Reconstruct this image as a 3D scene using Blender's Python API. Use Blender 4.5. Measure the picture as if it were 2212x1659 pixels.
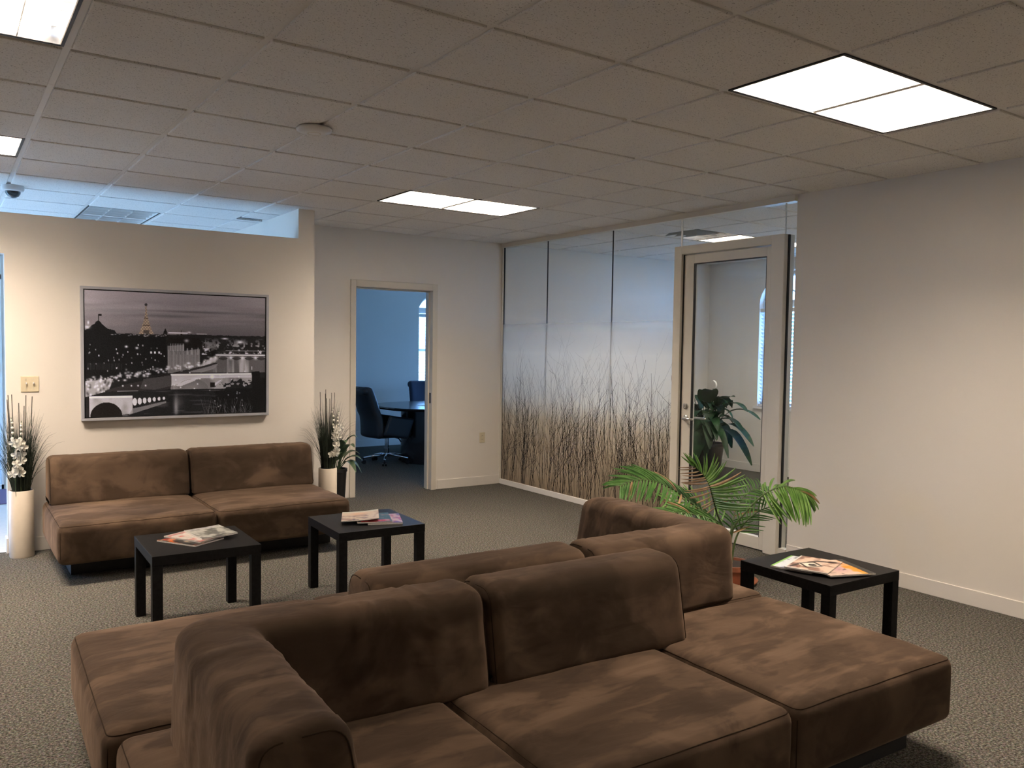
import bpy, math, random
import numpy as np
from mathutils import Vector, Matrix, noise

# ------------------------------------------------------------------ camera, world, sun, exposure
for o in list(bpy.data.objects):
    bpy.data.objects.remove(o)
SC = bpy.context.scene
COL = SC.collection
PI = math.pi
R = math.radians
W_PX, H_PX = 2212.0, 1659.0
FPX, YAW, PITCH, ROLL, CX, CY = 1799.95, R(35.1297), R(-2.8196), R(0.9135), 1140.55, 838.48
CAM_H = 1.5451
fw = Vector((math.sin(YAW) * math.cos(PITCH), math.cos(YAW) * math.cos(PITCH), math.sin(PITCH)))
rt = Vector((math.cos(YAW), -math.sin(YAW), 0))
up = rt.cross(fw)
rt2 = math.cos(ROLL) * rt + math.sin(ROLL) * up
up2 = -math.sin(ROLL) * rt + math.cos(ROLL) * up
cam = bpy.data.cameras.new('camera')
camo = bpy.data.objects.new('camera', cam)
COL.objects.link(camo)
camo.matrix_world = Matrix(((rt2.x, up2.x, -fw.x, 0), (rt2.y, up2.y, -fw.y, 0), (rt2.z, up2.z, -fw.z, CAM_H), (0, 0, 0, 1)))
cam.sensor_fit = 'HORIZONTAL'
cam.sensor_width = 36.0
cam.lens = FPX / W_PX * 36.0
cam.shift_x = -(CX - W_PX / 2) / W_PX
cam.shift_y = (CY - H_PX / 2) / W_PX
cam.clip_start = 0.05
SC.camera = camo

SC.view_settings.view_transform = 'Standard'
SC.view_settings.look = 'None'
SC.view_settings.gamma = 1.0
SC.view_settings.use_curve_mapping = False
SC.view_settings.exposure = 0.08

SKY = (0.21, 0.47, 1.0)
SKY_STRENGTH = 18.0
LAMP_COL = (1.0, 0.815, 0.645)
LAMP_W = 78.0
LAMP_SPREAD = R(150)

world = bpy.data.worlds.new('sky')
SC.world = world
world.use_nodes = True
bg = world.node_tree.nodes['Background']
bg.inputs[0].default_value = (*SKY, 1)
bg.inputs[1].default_value = SKY_STRENGTH

sun = bpy.data.lights.new('sun', 'SUN')
sun.energy = 34.0
sun.color = (0.55, 0.77, 1.0)
sun.angle = R(0.6)
suno = bpy.data.objects.new('sun', sun)
COL.objects.link(suno)
suno.rotation_euler = Vector((0.80, 0.12, -0.62)).to_track_quat('-Z', 'Y').to_euler()



def portal(loc, d, w, h):
    l = bpy.data.lights.new('window_portal', 'AREA')
    l.shape = 'RECTANGLE'; l.size = w; l.size_y = h; l.cycles.is_portal = True
    o = bpy.data.objects.new('window_portal', l)
    COL.objects.link(o); o.location = loc
    o.rotation_euler = Vector(d).to_track_quat('-Z', 'Y').to_euler()


portal((8.72, 6.3, 1.70), (-1, 0, 0), 1.45, 1.8)
portal((8.72, 9.80, 1.70), (-1, 0, 0), 1.25, 1.8)       # unseen office side window, added to brighten the office      # meeting room window
portal((7.16, 11.92, 1.70), (0, -1, 0), 2.15, 1.8)     # office window
portal((-2.93, 9.05, 1.20), (1, 0, 0), 1.65, 2.3)       # entry glazing

H = 2.699            # ceiling height
T = 0.6096           # ceiling module
GX, GY = 0.4231, 3.199
XG = 5.16            # glass wall / right wall plane
YB = 7.85            # back wall plane
YP = 7.00            # partition plane
XL, YF = -2.8, -6.2  # walls out of frame
XC = 8.50            # far wall of meeting room
YO = 11.70           # far wall of office
YE = 10.05           # far wall of entry
RND = random.Random(7)


# ------------------------------------------------------------------ materials
def nodes_of(m):
    m.use_nodes = True
    nt = m.node_tree
    return nt, nt.nodes, nt.links, nt.nodes['Principled BSDF']


def mat(name, col, rough=0.5, metal=0.0, bump=0.0, bscale=200.0, var=0.0, vscale=20.0, sheen=0.0, spec=None, emit=None, estr=0.0, coat=0.0):
    m = bpy.data.materials.new(name)
    nt, N, L, P = nodes_of(m)
    P.inputs['Base Color'].default_value = (*col, 1)
    P.inputs['Roughness'].default_value = rough
    P.inputs['Metallic'].default_value = metal
    P.inputs['Sheen Weight'].default_value = sheen
    P.inputs['Coat Weight'].default_value = coat
    if spec is not None:
        P.inputs['Specular IOR Level'].default_value = spec
    if emit:
        P.inputs['Emission Color'].default_value = (*emit, 1)
        P.inputs['Emission Strength'].default_value = estr
    tc = N.new('ShaderNodeTexCoord')
    if var > 0:
        n = N.new('ShaderNodeTexNoise')
        n.inputs['Scale'].default_value = vscale
        n.inputs['Detail'].default_value = 4
        L.new(tc.outputs['Object'], n.inputs['Vector'])
        r = N.new('ShaderNodeValToRGB')
        r.color_ramp.elements[0].position = 0.3
        r.color_ramp.elements[1].position = 0.7
        r.color_ramp.elements[0].color = (*[c * (1 - var) for c in col], 1)
        r.color_ramp.elements[1].color = (*[min(1, c * (1 + var)) for c in col], 1)
        L.new(n.outputs['Fac'], r.inputs['Fac'])
        L.new(r.outputs['Color'], P.inputs['Base Color'])
    if bump > 0:
        n = N.new('ShaderNodeTexNoise')
        n.inputs['Scale'].default_value = bscale
        n.inputs['Detail'].default_value = 3
        L.new(tc.outputs['Object'], n.inputs['Vector'])
        b = N.new('ShaderNodeBump')
        b.inputs['Strength'].default_value = bump
        b.inputs['Distance'].default_value = 0.002
        L.new(n.outputs['Fac'], b.inputs['Height'])
        L.new(b.outputs['Normal'], P.inputs['Normal'])
    return m


def ramp(N, stops):
    r = N.new('ShaderNodeValToRGB')
    e = r.color_ramp.elements
    e.remove(e[1])
    e[0].position = stops[0][0]
    e[0].color = (*stops[0][1][:3], 1)
    for p, c in stops[1:]:
        el = e.new(p)
        el.color = (*c[:3], 1)
    return r


def suede_mat():
    m = bpy.data.materials.new('brown_suede')
    nt, N, L, P = nodes_of(m)
    tc = N.new('ShaderNodeTexCoord')
    geo = N.new('ShaderNodeNewGeometry')

    def ns(scale, detail, dist, sc=(1, 1, 1), rough=0.5):
        mp = N.new('ShaderNodeMapping')
        mp.inputs['Scale'].default_value = sc
        L.new(geo.outputs['Position'], mp.inputs['Vector'])
        n = N.new('ShaderNodeTexNoise')
        n.inputs['Scale'].default_value = scale
        n.inputs['Detail'].default_value = detail
        n.inputs['Distortion'].default_value = dist
        n.inputs['Roughness'].default_value = rough
        L.new(mp.outputs['Vector'], n.inputs['Vector'])
        return n
    n1 = ns(1.7, 2.5, 0.5, (1.0, 1.3, 1.3))
    n2 = ns(4.2, 4.0, 0.5, (0.9, 1.5, 1.1), 0.55)
    n3 = ns(900.0, 2.0, 0.0)
    r1 = ramp(N, [(0.36, (0.0, 0, 0)), (0.66, (1, 1, 1))])
    r2 = ramp(N, [(0.45, (0.0, 0, 0)), (0.56, (1, 1, 1))])
    L.new(n1.outputs['Fac'], r1.inputs['Fac'])
    L.new(n2.outputs['Fac'], r2.inputs['Fac'])
    a = N.new('ShaderNodeMath'); a.operation = 'MULTIPLY_ADD'
    L.new(r1.outputs['Color'], a.inputs[0]); a.inputs[1].default_value = 0.45
    b = N.new('ShaderNodeMath'); b.operation = 'MULTIPLY'
    L.new(r2.outputs['Color'], b.inputs[0]); b.inputs[1].default_value = 0.30
    L.new(b.outputs[0], a.inputs[2])
    n4 = ns(3.0, 3.0, 0.25, (0.55, 2.6, 1.0), 0.6)
    r4 = ramp(N, [(0.52, (0.0, 0, 0)), (0.60, (1, 1, 1))])
    L.new(n4.outputs['Fac'], r4.inputs['Fac'])
    a4 = N.new('ShaderNodeMath'); a4.operation = 'MULTIPLY_ADD'
    L.new(r4.outputs['Color'], a4.inputs[0]); a4.inputs[1].default_value = 0.25
    L.new(a.outputs[0], a4.inputs[2])
    c = N.new('ShaderNodeMath'); c.operation = 'MULTIPLY_ADD'
    L.new(n3.outputs['Fac'], c.inputs[0]); c.inputs[1].default_value = 0.20
    L.new(a4.outputs[0], c.inputs[2])
    rr = ramp(N, [(0.0, (0.030, 0.0188, 0.0118)), (0.45, (0.056, 0.036, 0.023)), (1.0, (0.124, 0.082, 0.054))])
    L.new(c.outputs[0], rr.inputs['Fac'])
    L.new(rr.outputs['Color'], P.inputs['Base Color'])
    P.inputs['Roughness'].default_value = 0.92
    P.inputs['Specular IOR Level'].default_value = 0.15
    P.inputs['Sheen Weight'].default_value = 0.16
    P.inputs['Sheen Roughness'].default_value = 0.4
    P.inputs['Sheen Tint'].default_value = (0.75, 0.52, 0.36, 1)
    nb = ns(7.0, 3.0, 0.8, (0.6, 1.6, 1.6))
    bp = N.new('ShaderNodeBump')
    bp.inputs['Strength'].default_value = 0.35
    bp.inputs['Distance'].default_value = 0.012
    L.new(nb.outputs['Fac'], bp.inputs['Height'])
    L.new(bp.outputs['Normal'], P.inputs['Normal'])
    return m


def carpet_mat():
    m = bpy.data.materials.new('speckled_carpet')
    nt, N, L, P = nodes_of(m)
    tc = N.new('ShaderNodeTexCoord')

    def ns(scale, detail, rough=0.6):
        n = N.new('ShaderNodeTexNoise')
        n.inputs['Scale'].default_value = scale
        n.inputs['Detail'].default_value = detail
        n.inputs['Roughness'].default_value = rough
        L.new(tc.outputs['Object'], n.inputs['Vector'])
        return n
    n1 = ns(95.0, 3.0, 0.8)
    n2 = ns(1.6, 2.0)
    v = N.new('ShaderNodeTexVoronoi')
    v.inputs['Scale'].default_value = 150.0
    L.new(tc.outputs['Object'], v.inputs['Vector'])
    r1 = ramp(N, [(0.34, (0.021, 0.019, 0.014)), (0.50, (0.108, 0.099, 0.079)), (0.66, (0.29, 0.27, 0.225))])
    L.new(n1.outputs['Fac'], r1.inputs['Fac'])
    mx = N.new('ShaderNodeMixRGB'); mx.blend_type = 'MULTIPLY'; mx.inputs['Fac'].default_value = 0.30
    L.new(r1.outputs['Color'], mx.inputs[1])
    L.new(v.outputs['Color'], mx.inputs[2])
    mx2 = N.new('ShaderNodeMixRGB'); mx2.blend_type = 'MULTIPLY'; mx2.inputs['Fac'].default_value = 0.10
    L.new(mx.outputs[0], mx2.inputs[1])
    L.new(n2.outputs['Fac'], mx2.inputs[2])
    hs = N.new('ShaderNodeHueSaturation'); hs.inputs['Saturation'].default_value = 0.75
    L.new(mx2.outputs[0], hs.inputs['Color'])
    L.new(hs.outputs[0], P.inputs['Base Color'])
    P.inputs['Roughness'].default_value = 1.0
    P.inputs['Specular IOR Level'].default_value = 0.05
    b = N.new('ShaderNodeBump'); b.inputs['Strength'].default_value = 0.8; b.inputs['Distance'].default_value = 0.006
    L.new(n1.outputs['Fac'], b.inputs['Height'])
    L.new(b.outputs['Normal'], P.inputs['Normal'])
    return m


def tile_mat():
    m = bpy.data.materials.new('acoustic_tile')
    nt, N, L, P = nodes_of(m)
    geo = N.new('ShaderNodeNewGeometry')

    def ns(scale, detail):
        n = N.new('ShaderNodeTexNoise')
        n.inputs['Scale'].default_value = scale
        n.inputs['Detail'].default_value = detail
        L.new(geo.outputs['Position'], n.inputs['Vector'])
        return n
    n1 = ns(160.0, 2.0)
    r1 = ramp(N, [(0.30, (0.32, 0.30, 0.27)), (0.37, (0.80, 0.775, 0.745)), (1.0, (0.86, 0.835, 0.805))])
    L.new(n1.outputs['Fac'], r1.inputs['Fac'])
    L.new(r1.outputs['Color'], P.inputs['Base Color'])
    P.inputs['Roughness'].default_value = 0.95
    P.inputs['Specular IOR Level'].default_value = 0.1
    b = N.new('ShaderNodeBump'); b.inputs['Strength'].default_value = 0.5; b.inputs['Distance'].default_value = 0.002
    L.new(n1.outputs['Fac'], b.inputs['Height'])
    L.new(b.outputs['Normal'], P.inputs['Normal'])
    return m


def glass_mat(name, tint=(0.96, 0.98, 0.98), ior=1.45):
    m = bpy.data.materials.new(name)
    nt, N, L, P = nodes_of(m)
    N.remove(P)
    out = N['Material Output']
    t = N.new('ShaderNodeBsdfTransparent'); t.inputs[0].default_value = (*tint, 1)
    g = N.new('ShaderNodeBsdfGlossy'); g.inputs['Roughness'].default_value = 0.0
    f = N.new('ShaderNodeFresnel'); f.inputs['IOR'].default_value = ior
    ge = N.new('ShaderNodeNewGeometry')
    fr = N.new('ShaderNodeMath'); fr.operation = 'SUBTRACT'; fr.inputs[0].default_value = 1.0
    L.new(ge.outputs['Backfacing'], fr.inputs[1])
    fm = N.new('ShaderNodeMath'); fm.operation = 'MULTIPLY'
    L.new(f.outputs[0], fm.inputs[0]); L.new(fr.outputs[0], fm.inputs[1])
    mx = N.new('ShaderNodeMixShader')
    L.new(fm.outputs[0], mx.inputs[0]); L.new(t.outputs[0], mx.inputs[1]); L.new(g.outputs[0], mx.inputs[2])
    L.new(mx.outputs[0], out.inputs[0])
    return m


def film_mat():
    """gradient window film: tan at the foot for painted-in reflection and lighting, white in the middle, clear at the top"""
    m = bpy.data.materials.new('gradient_film')
    nt, N, L, P = nodes_of(m)
    out = N['Material Output']
    geo = N.new('ShaderNodeNewGeometry')
    sx = N.new('ShaderNodeSeparateXYZ')
    L.new(geo.outputs['Position'], sx.inputs[0])
    d = N.new('ShaderNodeMath'); d.operation = 'DIVIDE'; d.inputs[1].default_value = 2.6
    L.new(sx.outputs['Z'], d.inputs[0])
    cr = ramp(N, [(0.0, (0.30, 0.235, 0.165)), (0.20, (0.42, 0.34, 0.245)), (0.30, (0.60, 0.52, 0.40)), (0.38, (0.82, 0.81, 0.75)), (0.50, (0.93, 0.93, 0.88)), (0.62, (0.94, 0.94, 0.90))])  # low tan stops put reflection and lighting into the film's colour
    ar = ramp(N, [(0.0, (0.95, 0.95, 0.95)), (0.40, (0.93, 0.93, 0.93)), (0.57, (0.86, 0.86, 0.86)), (0.65, (0.52, 0.52, 0.52)), (0.70, (0.20, 0.20, 0.20)), (0.77, (0, 0, 0))])
    L.new(d.outputs[0], cr.inputs['Fac']); L.new(d.outputs[0], ar.inputs['Fac'])
    df = N.new('ShaderNodeBsdfDiffuse'); tl = N.new('ShaderNodeBsdfTranslucent')
    L.new(cr.outputs[0], df.inputs[0]); L.new(cr.outputs[0], tl.inputs[0])
    tm_ = ramp(N, [(0.0, (0.06, 0.06, 0.06)), (0.26, (0.15, 0.15, 0.15)), (0.42, (0.6, 0.6, 0.6))])
    L.new(d.outputs[0], tm_.inputs['Fac'])
    m1 = N.new('ShaderNodeMixShader'); L.new(tm_.outputs[0], m1.inputs[0])
    L.new(df.outputs[0], m1.inputs[1]); L.new(tl.outputs[0], m1.inputs[2])
    tr = N.new('ShaderNodeBsdfTransparent')
    m2 = N.new('ShaderNodeMixShader')
    L.new(ar.outputs[0], m2.inputs[0]); L.new(tr.outputs[0], m2.inputs[1]); L.new(m1.outputs[0], m2.inputs[2])
    L.new(m2.outputs[0], out.inputs[0])
    N.remove(P)
    return m


def print_mat(name, rough=0.6, spec=0.3):
    m = bpy.data.materials.new(name)
    nt, N, L, P = nodes_of(m)
    a = N.new('ShaderNodeVertexColor'); a.layer_name = 'print'
    L.new(a.outputs['Color'], P.inputs['Base Color'])
    P.inputs['Roughness'].default_value = rough
    P.inputs['Specular IOR Level'].default_value = spec
    return m


def leaf_mat(name, c1, c2, rough=0.45, trans=0.25, spec=0.5):
    m = bpy.data.materials.new(name)
    nt, N, L, P = nodes_of(m)
    out = N['Material Output']
    geo = N.new('ShaderNodeNewGeometry')
    n = N.new('ShaderNodeTexNoise'); n.inputs['Scale'].default_value = 14.0; n.inputs['Detail'].default_value = 3
    L.new(geo.outputs['Position'], n.inputs['Vector'])
    r = ramp(N, [(0.35, c1), (0.65, c2)])
    L.new(n.outputs['Fac'], r.inputs['Fac'])
    L.new(r.outputs[0], P.inputs['Base Color'])
    P.inputs['Roughness'].default_value = rough
    P.inputs['Specular IOR Level'].default_value = spec
    tl = N.new('ShaderNodeBsdfTranslucent')
    L.new(r.outputs[0], tl.inputs[0])
    mx = N.new('ShaderNodeMixShader'); mx.inputs[0].default_value = trans
    L.new(P.outputs[0], mx.inputs[1]); L.new(tl.outputs[0], mx.inputs[2])
    L.new(mx.outputs[0], out.inputs[0])
    return m


M = dict(
    wall=mat('painted_wall', (0.80, 0.755, 0.69), 0.75, bump=0.12, bscale=260, spec=0.25),
    base=mat('baseboard_paint', (0.80, 0.755, 0.69), 0.5),
    trim=mat('painted_trim', (0.68, 0.63, 0.54), 0.45),
    white=mat('white_gloss_paint', (0.82, 0.81, 0.79), 0.35),
    carpet=carpet_mat(), tile=tile_mat(),
    grid=mat('ceiling_grid_paint', (0.80, 0.78, 0.75), 0.45),
    deck=mat('ceiling_void', (0.25, 0.24, 0.23), 0.9),
    suede=suede_mat(),
    pipe=mat('suede_piping', (0.034, 0.022, 0.014), 0.95, spec=0.1),
    plinth=mat('black_plinth', (0.012, 0.012, 0.013), 0.55),
    table=mat('black_brown_laminate', (0.010, 0.0095, 0.0095), 0.42, var=0.25, vscale=60, bump=0.05, bscale=500, spec=0.07),
    frame_al=mat('beige_aluminium', (0.74, 0.70, 0.62), 0.42, metal=0.0, spec=0.5),
    seal=mat('black_seal', (0.010, 0.010, 0.011), 0.5),
    steel=mat('brushed_steel', (0.62, 0.61, 0.59), 0.28, metal=1.0),
    chrome=mat('chrome', (0.75, 0.76, 0.78), 0.10, metal=1.0),
    glass=glass_mat('clear_glass'), film=film_mat(),
    twig=mat('twig_ink', (0.018, 0.012, 0.008), 0.8, var=0.4, vscale=6),
    vase=mat('cream_ceramic', (0.78, 0.69, 0.57), 0.35, coat=0.25, var=0.03),
    grass=leaf_mat('dry_dark_grass', (0.018, 0.028, 0.020), (0.045, 0.060, 0.040), 0.7, 0.1),
    stick=mat('dark_stick', (0.030, 0.024, 0.016), 0.8, var=0.4, vscale=40),
    petal=leaf_mat('white_petal', (0.80, 0.77, 0.66), (0.88, 0.85, 0.76), 0.5, 0.25),
    petal_core=mat('yellow_throat', (0.62, 0.46, 0.14), 0.6),
    palm=leaf_mat('palm_green', (0.17, 0.35, 0.075), (0.31, 0.52, 0.15), 0.40, 0.30),
    palm_dark=leaf_mat('palm_deep_green', (0.07, 0.19, 0.045), (0.15, 0.31, 0.085), 0.40, 0.25),
    palm_dry=leaf_mat('palm_dry', (0.42, 0.25, 0.13), (0.62, 0.42, 0.24), 0.6, 0.25),
    stem=mat('palm_stem', (0.075, 0.12, 0.035), 0.5, var=0.3),
    lily=leaf_mat('lily_leaf', (0.008, 0.026, 0.010), (0.018, 0.055, 0.018), 0.5, 0.08, 0.2),
    ever=leaf_mat('evergreen_leaf', (0.035, 0.065, 0.030), (0.11, 0.16, 0.085), 0.4, 0.15),
    soil=mat('soil', (0.035, 0.024, 0.016), 0.95, bump=0.8, bscale=120),
    terracotta=mat('terracotta', (0.26, 0.085, 0.038), 0.7, var=0.2),
    blackpot=mat('black_pot', (0.015, 0.015, 0.016), 0.4),
    frame=mat('silver_picture_frame', (0.46, 0.47, 0.52), 0.42, metal=0.2),
    ivory=mat('ivory_plastic', (0.66, 0.58, 0.41), 0.4),
    plastic=mat('white_plastic', (0.78, 0.77, 0.76), 0.4),
    dark=mat('dark_plastic', (0.012, 0.012, 0.014), 0.25, coat=0.5),
    leather=mat('black_leather', (0.016, 0.017, 0.020), 0.42, bump=0.3, bscale=220),
    bluechair=mat('navy_fabric', (0.012, 0.022, 0.060), 0.7),
    wood=mat('dark_table_wood', (0.014, 0.011, 0.011), 0.25, var=0.3, vscale=12, coat=0.3),
    paper=mat('paper', (0.80, 0.80, 0.80), 0.7),
    edge=mat('magazine_pages', (0.62, 0.60, 0.57), 0.8, var=0.2, vscale=300),
    louver=mat('louver_aluminium', (0.82, 0.82, 0.82), 0.16, metal=0.85),
    louver_w=mat('louver_white', (0.86, 0.85, 0.84), 0.28, metal=0.8),
    pan_m=mat('specular_reflector', (0.80, 0.81, 0.83), 0.13, metal=1.0),
    tube_dim=mat('dim_tube', (1, 1, 1), 0.5, emit=(0.86, 0.93, 1.0), estr=3.0),
    pan=mat('troffer_reflector', (0.90, 0.89, 0.87), 0.35),
    tube=mat('lit_tube', (1, 1, 1), 0.5, emit=(1.0, 0.93, 0.84), estr=22.0),
    tube_off=mat('unlit_tube', (0.75, 0.77, 0.78), 0.3),
    blind=mat('white_blind_slat', (0.82, 0.82, 0.82), 0.45),
    tilefloor=mat('pale_floor_tile', (0.66, 0.66, 0.65), 0.4, var=0.05),
    mat_=mat('purple_grey_mat', (0.16, 0.13, 0.24), 0.95, bump=0.6, bscale=300),
    ground=mat('outdoor_paving', (0.32, 0.33, 0.30), 0.9, var=0.2, vscale=2),
    hedge=leaf_mat('hedge_leaf', (0.03, 0.09, 0.025), (0.09, 0.20, 0.05), 0.6, 0.2),
    doorblue=mat('pale_door_paint', (0.55, 0.62, 0.70), 0.45),
    printm=print_mat('printed_canvas', 0.75, 0.15), magm=print_mat('glossy_cover', 0.28, 0.5),
)

for k_ in ('tube', 'tube_dim'):
    M[k_].cycles.emission_sampling = 'NONE'

# ------------------------------------------------------------------ helpers
def tag(o, label=None, cat=None, group=None, kind=None):
    if label: o['label'] = label
    if cat: o['category'] = cat
    if group: o['group'] = group
    if kind: o['kind'] = kind
    return o


def empty(name, loc=(0, 0, 0), rz=0.0, label=None, cat=None, group=None, kind=None):
    o = bpy.data.objects.new(name, None)
    COL.objects.link(o)
    o.location = loc
    o.rotation_euler = (0, 0, rz)
    o.empty_display_size = 0.1
    return tag(o, label, cat, group, kind)


class MB:
    def __init__(s):
        s.v = []; s.f = []

    def add(s, vs, fs):
        b = len(s.v)
        s.v += [tuple(p) for p in vs]
        s.f += [tuple(i + b for i in f) for f in fs]
        return s

    def box(s, x0, x1, y0, y1, z0, z1):
        return s.add([(x0, y0, z0), (x1, y0, z0), (x1, y1, z0), (x0, y1, z0), (x0, y0, z1), (x1, y0, z1), (x1, y1, z1), (x0, y1, z1)],
                     [(0, 3, 2, 1), (4, 5, 6, 7), (0, 1, 5, 4), (1, 2, 6, 5), (2, 3, 7, 6), (3, 0, 4, 7)])

    def tube(s, pts, rad, n=6, cap=True, closed=False):
        pts = [Vector(p) for p in pts]
        k = len(pts)
        rads = rad if isinstance(rad, (list, tuple)) else [rad] * k
        vs = []
        prev = None
        for i, p in enumerate(pts):
            if closed:
                t = pts[(i + 1) % k] - pts[i - 1]
            else:
                t = pts[min(i + 1, k - 1)] - pts[max(i - 1, 0)]
            t = t.normalized() if t.length > 1e-9 else Vector((0, 0, 1))
            if prev is None:
                a = Vector((0, 0, 1)) if abs(t.z) < 0.9 else Vector((1, 0, 0))
                nrm = t.cross(a).normalized()
            else:
                nrm = (prev - t * prev.dot(t))
                nrm = nrm.normalized() if nrm.length > 1e-9 else prev
            prev = nrm
            b = t.cross(nrm)
            for j in range(n):
                an = 2 * PI * j / n
                vs.append(p + (nrm * math.cos(an) + b * math.sin(an)) * rads[i])
        fs = []
        for i in range(k if closed else k - 1):
            for j in range(n):
                i2 = (i + 1) % k
                fs.append((i * n + j, i * n + (j + 1) % n, i2 * n + (j + 1) % n, i2 * n + j))
        if cap and not closed:
            fs.append(tuple(range(n - 1, -1, -1)))
            fs.append(tuple((k - 1) * n + j for j in range(n)))
        return s.add(vs, fs)

    def lathe(s, prof, c=(0, 0, 0), n=24, cap=True, sx=1.0, sy=1.0):
        vs = []
        for r, z in prof:
            for j in range(n):
                a = 2 * PI * j / n
                vs.append((c[0] + r * math.cos(a) * sx, c[1] + r * math.sin(a) * sy, c[2] + z))
        fs = []
        for i in range(len(prof) - 1):
            for j in range(n):
                fs.append((i * n + j, i * n + (j + 1) % n, (i + 1) * n + (j + 1) % n, (i + 1) * n + j))
        if cap:
            fs.append(tuple(range(n - 1, -1, -1)))
            fs.append(tuple((len(prof) - 1) * n + j for j in range(n)))
        return s.add(vs, fs)

    def build(s, name, m, parent=None, smooth=False, loc=None, kind=None, bevel=0.0, angle=None):
        me = bpy.data.meshes.new(name)
        me.from_pydata(s.v, [], s.f)
        me.materials.append(M[m] if isinstance(m, str) else m)
        if smooth:
            me.polygons.foreach_set('use_smooth', [True] * len(me.polygons))
        me.update()
        o = bpy.data.objects.new(name, me)
        COL.objects.link(o)
        if parent is not None: o.parent = parent
        if loc is not None: o.location = loc
        if kind: o['kind'] = kind
        if bevel > 0:
            b = o.modifiers.new('bevel', 'BEVEL'); b.width = bevel; b.segments = 2; b.limit_method = 'ANGLE'
        if smooth and angle:
            try:
                me.set_sharp_from_angle(angle=R(angle))
            except Exception:
                pass
        return o


def obj_of(me, name, parent=None, mtx=None):
    o = bpy.data.objects.new(name, me)
    COL.objects.link(o)
    if parent is not None: o.parent = parent
    if mtx is not None: o.matrix_local = mtx
    return o


def copy_tree(o, parent=None):
    c = o.copy()
    COL.objects.link(c)
    c.parent = parent
    for ch in list(o.children):
        copy_tree(ch, c)
    return c


def rbox(sx, sy, sz, r, n=8, k=4, deform=None):
    """rounded box centred on the origin; returns MB"""
    hx, hy, hz = sx / 2, sy / 2, sz / 2

    def axis(h):
        edge = [h - r + r * math.sin(PI / 2 * i / k) for i in range(k + 1)]
        mid = [-(h - r) + 2 * (h - r) * i / n for i in range(1, n)]
        return [-e for e in reversed(edge)] + mid + edge
    ax, ay, az = axis(hx), axis(hy), axis(hz)
    mb = MB()
    idx = {}

    def vid(x, y, z):
        key = (round(x, 6), round(y, 6), round(z, 6))
        if key not in idx:
            p = Vector((x, y, z))
            q = Vector((max(-hx + r, min(hx - r, x)), max(-hy + r, min(hy - r, y)), max(-hz + r, min(hz - r, z))))
            d = p - q
            if d.length > 1e-9:
                # distribute on the sphere by angle
                dd = Vector((abs(d.x) / r, abs(d.y) / r, abs(d.z) / r))
                p = q + d.normalized() * r if dd.length > 0 else p
            if deform: p = Vector(deform(p))
            idx[key] = len(mb.v)
            mb.v.append(tuple(p))
        return idx[key]

    def face(A, B, fn, flip):
        for i in range(len(A) - 1):
            for j in range(len(B) - 1):
                q = [vid(*fn(A[i], B[j])), vid(*fn(A[i + 1], B[j])), vid(*fn(A[i + 1], B[j + 1])), vid(*fn(A[i], B[j + 1]))]
                mb.f.append(tuple(q[::-1] if flip else q))
    for sgn in (-1, 1):
        face(ax, ay, lambda a, b: (a, b, sgn * hz), sgn < 0)
        face(ay, az, lambda a, b: (sgn * hx, a, b), sgn < 0)
        face(ax, az, lambda a, b: (a, sgn * hy, b), sgn > 0)
    return mb


# ------------------------------------------------------------------ shell: floor, walls, ceiling
fl = MB().box(XL - .1, XC + .1, YF - .1, YP + .06, -0.05, 0)
fl.box(2.505, XC + .1, YP + .06, YO + .1, -0.05, 0)
tag(fl.build('floor', 'carpet'), kind='structure')
tag(MB().box(XL - .1, 2.505, YP + .06, YE + .1, -0.05, -0.001).build('floor', 'tilefloor'), kind='structure')

DX0, DX1, DZ = 3.385, 4.275, 2.135      # office doorway
b = MB()
b.box(2.60, DX0, YB, YB + .13, 0, H + .05)
b.box(DX1, XC + .1, YB, YB + .13, 0, H + .05)
b.box(DX0, DX1, YB, YB + .13, DZ, H + .05)
tag(b.build('wall_back', 'wall'), kind='structure')
# partition with open clerestory and a doorway at its left
OX1, OX0, OZ, LZ = 0.37, -0.62, 2.15, 2.44
b = MB()
b.box(OX1, 2.505, YP, YP + .12, 0, LZ)
b.box(2.505, 2.645, YP, YP + .12, 0, H + .05)
b.box(OX0, OX1, YP, YP + .12, OZ, LZ)
b.box(XL, OX0, YP, YP + .12, 0, LZ)
tag(b.build('wall_partition', 'wall'), kind='structure')
tag(MB().box(2.505, 2.645, YP + .12, YO, 0, H + .05).build('wall_return', 'wall'), kind='structure')
tag(MB().box(XG, XG + .14, YF, 3.93, 0, H + .05).build('wall_right', 'wall'), kind='structure')
tag(MB().box(XL - .1, XC + .1, YF - .12, YF, 0, H + .05).build('wall_front', 'wall'), kind='structure')
GZ0, GZ1, GYA, GYB = 0.05, 2.35, 8.25, 9.85     # entry glazing in the left wall
b = MB()
b.box(XL - .12, XL, YF, GYA, 0, H + .05)
b.box(XL - .12, XL, GYB, YE + .1, 0, H + .05)
b.box(XL - .12, XL, GYA, GYB, GZ1, H + .05)
b.box(XL - .12, XL, GYA, GYB, -.05, GZ0)
tag(b.build('wall_left', 'wall'), kind='structure')
# entry far wall with a door and transom
EX0, EX1, EDZ, ETZ = -0.46, 0.50, 2.20, 2.42
b = MB()
b.box(XL, EX0, YE, YE + .12, 0, H + .05)
b.box(EX1, 2.505, YE, YE + .12, 0, H + .05)
b.box(EX0, EX1, YE, YE + .12, ETZ, H + .05)
tag(b.build('wall_entry', 'wall'), kind='structure')
# outer sides
tag(MB().box(XG + .14, XC + .1, 3.0, 3.12, 0, H + .05).build('wall_meeting_side', 'wall'), kind='structure')


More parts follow.
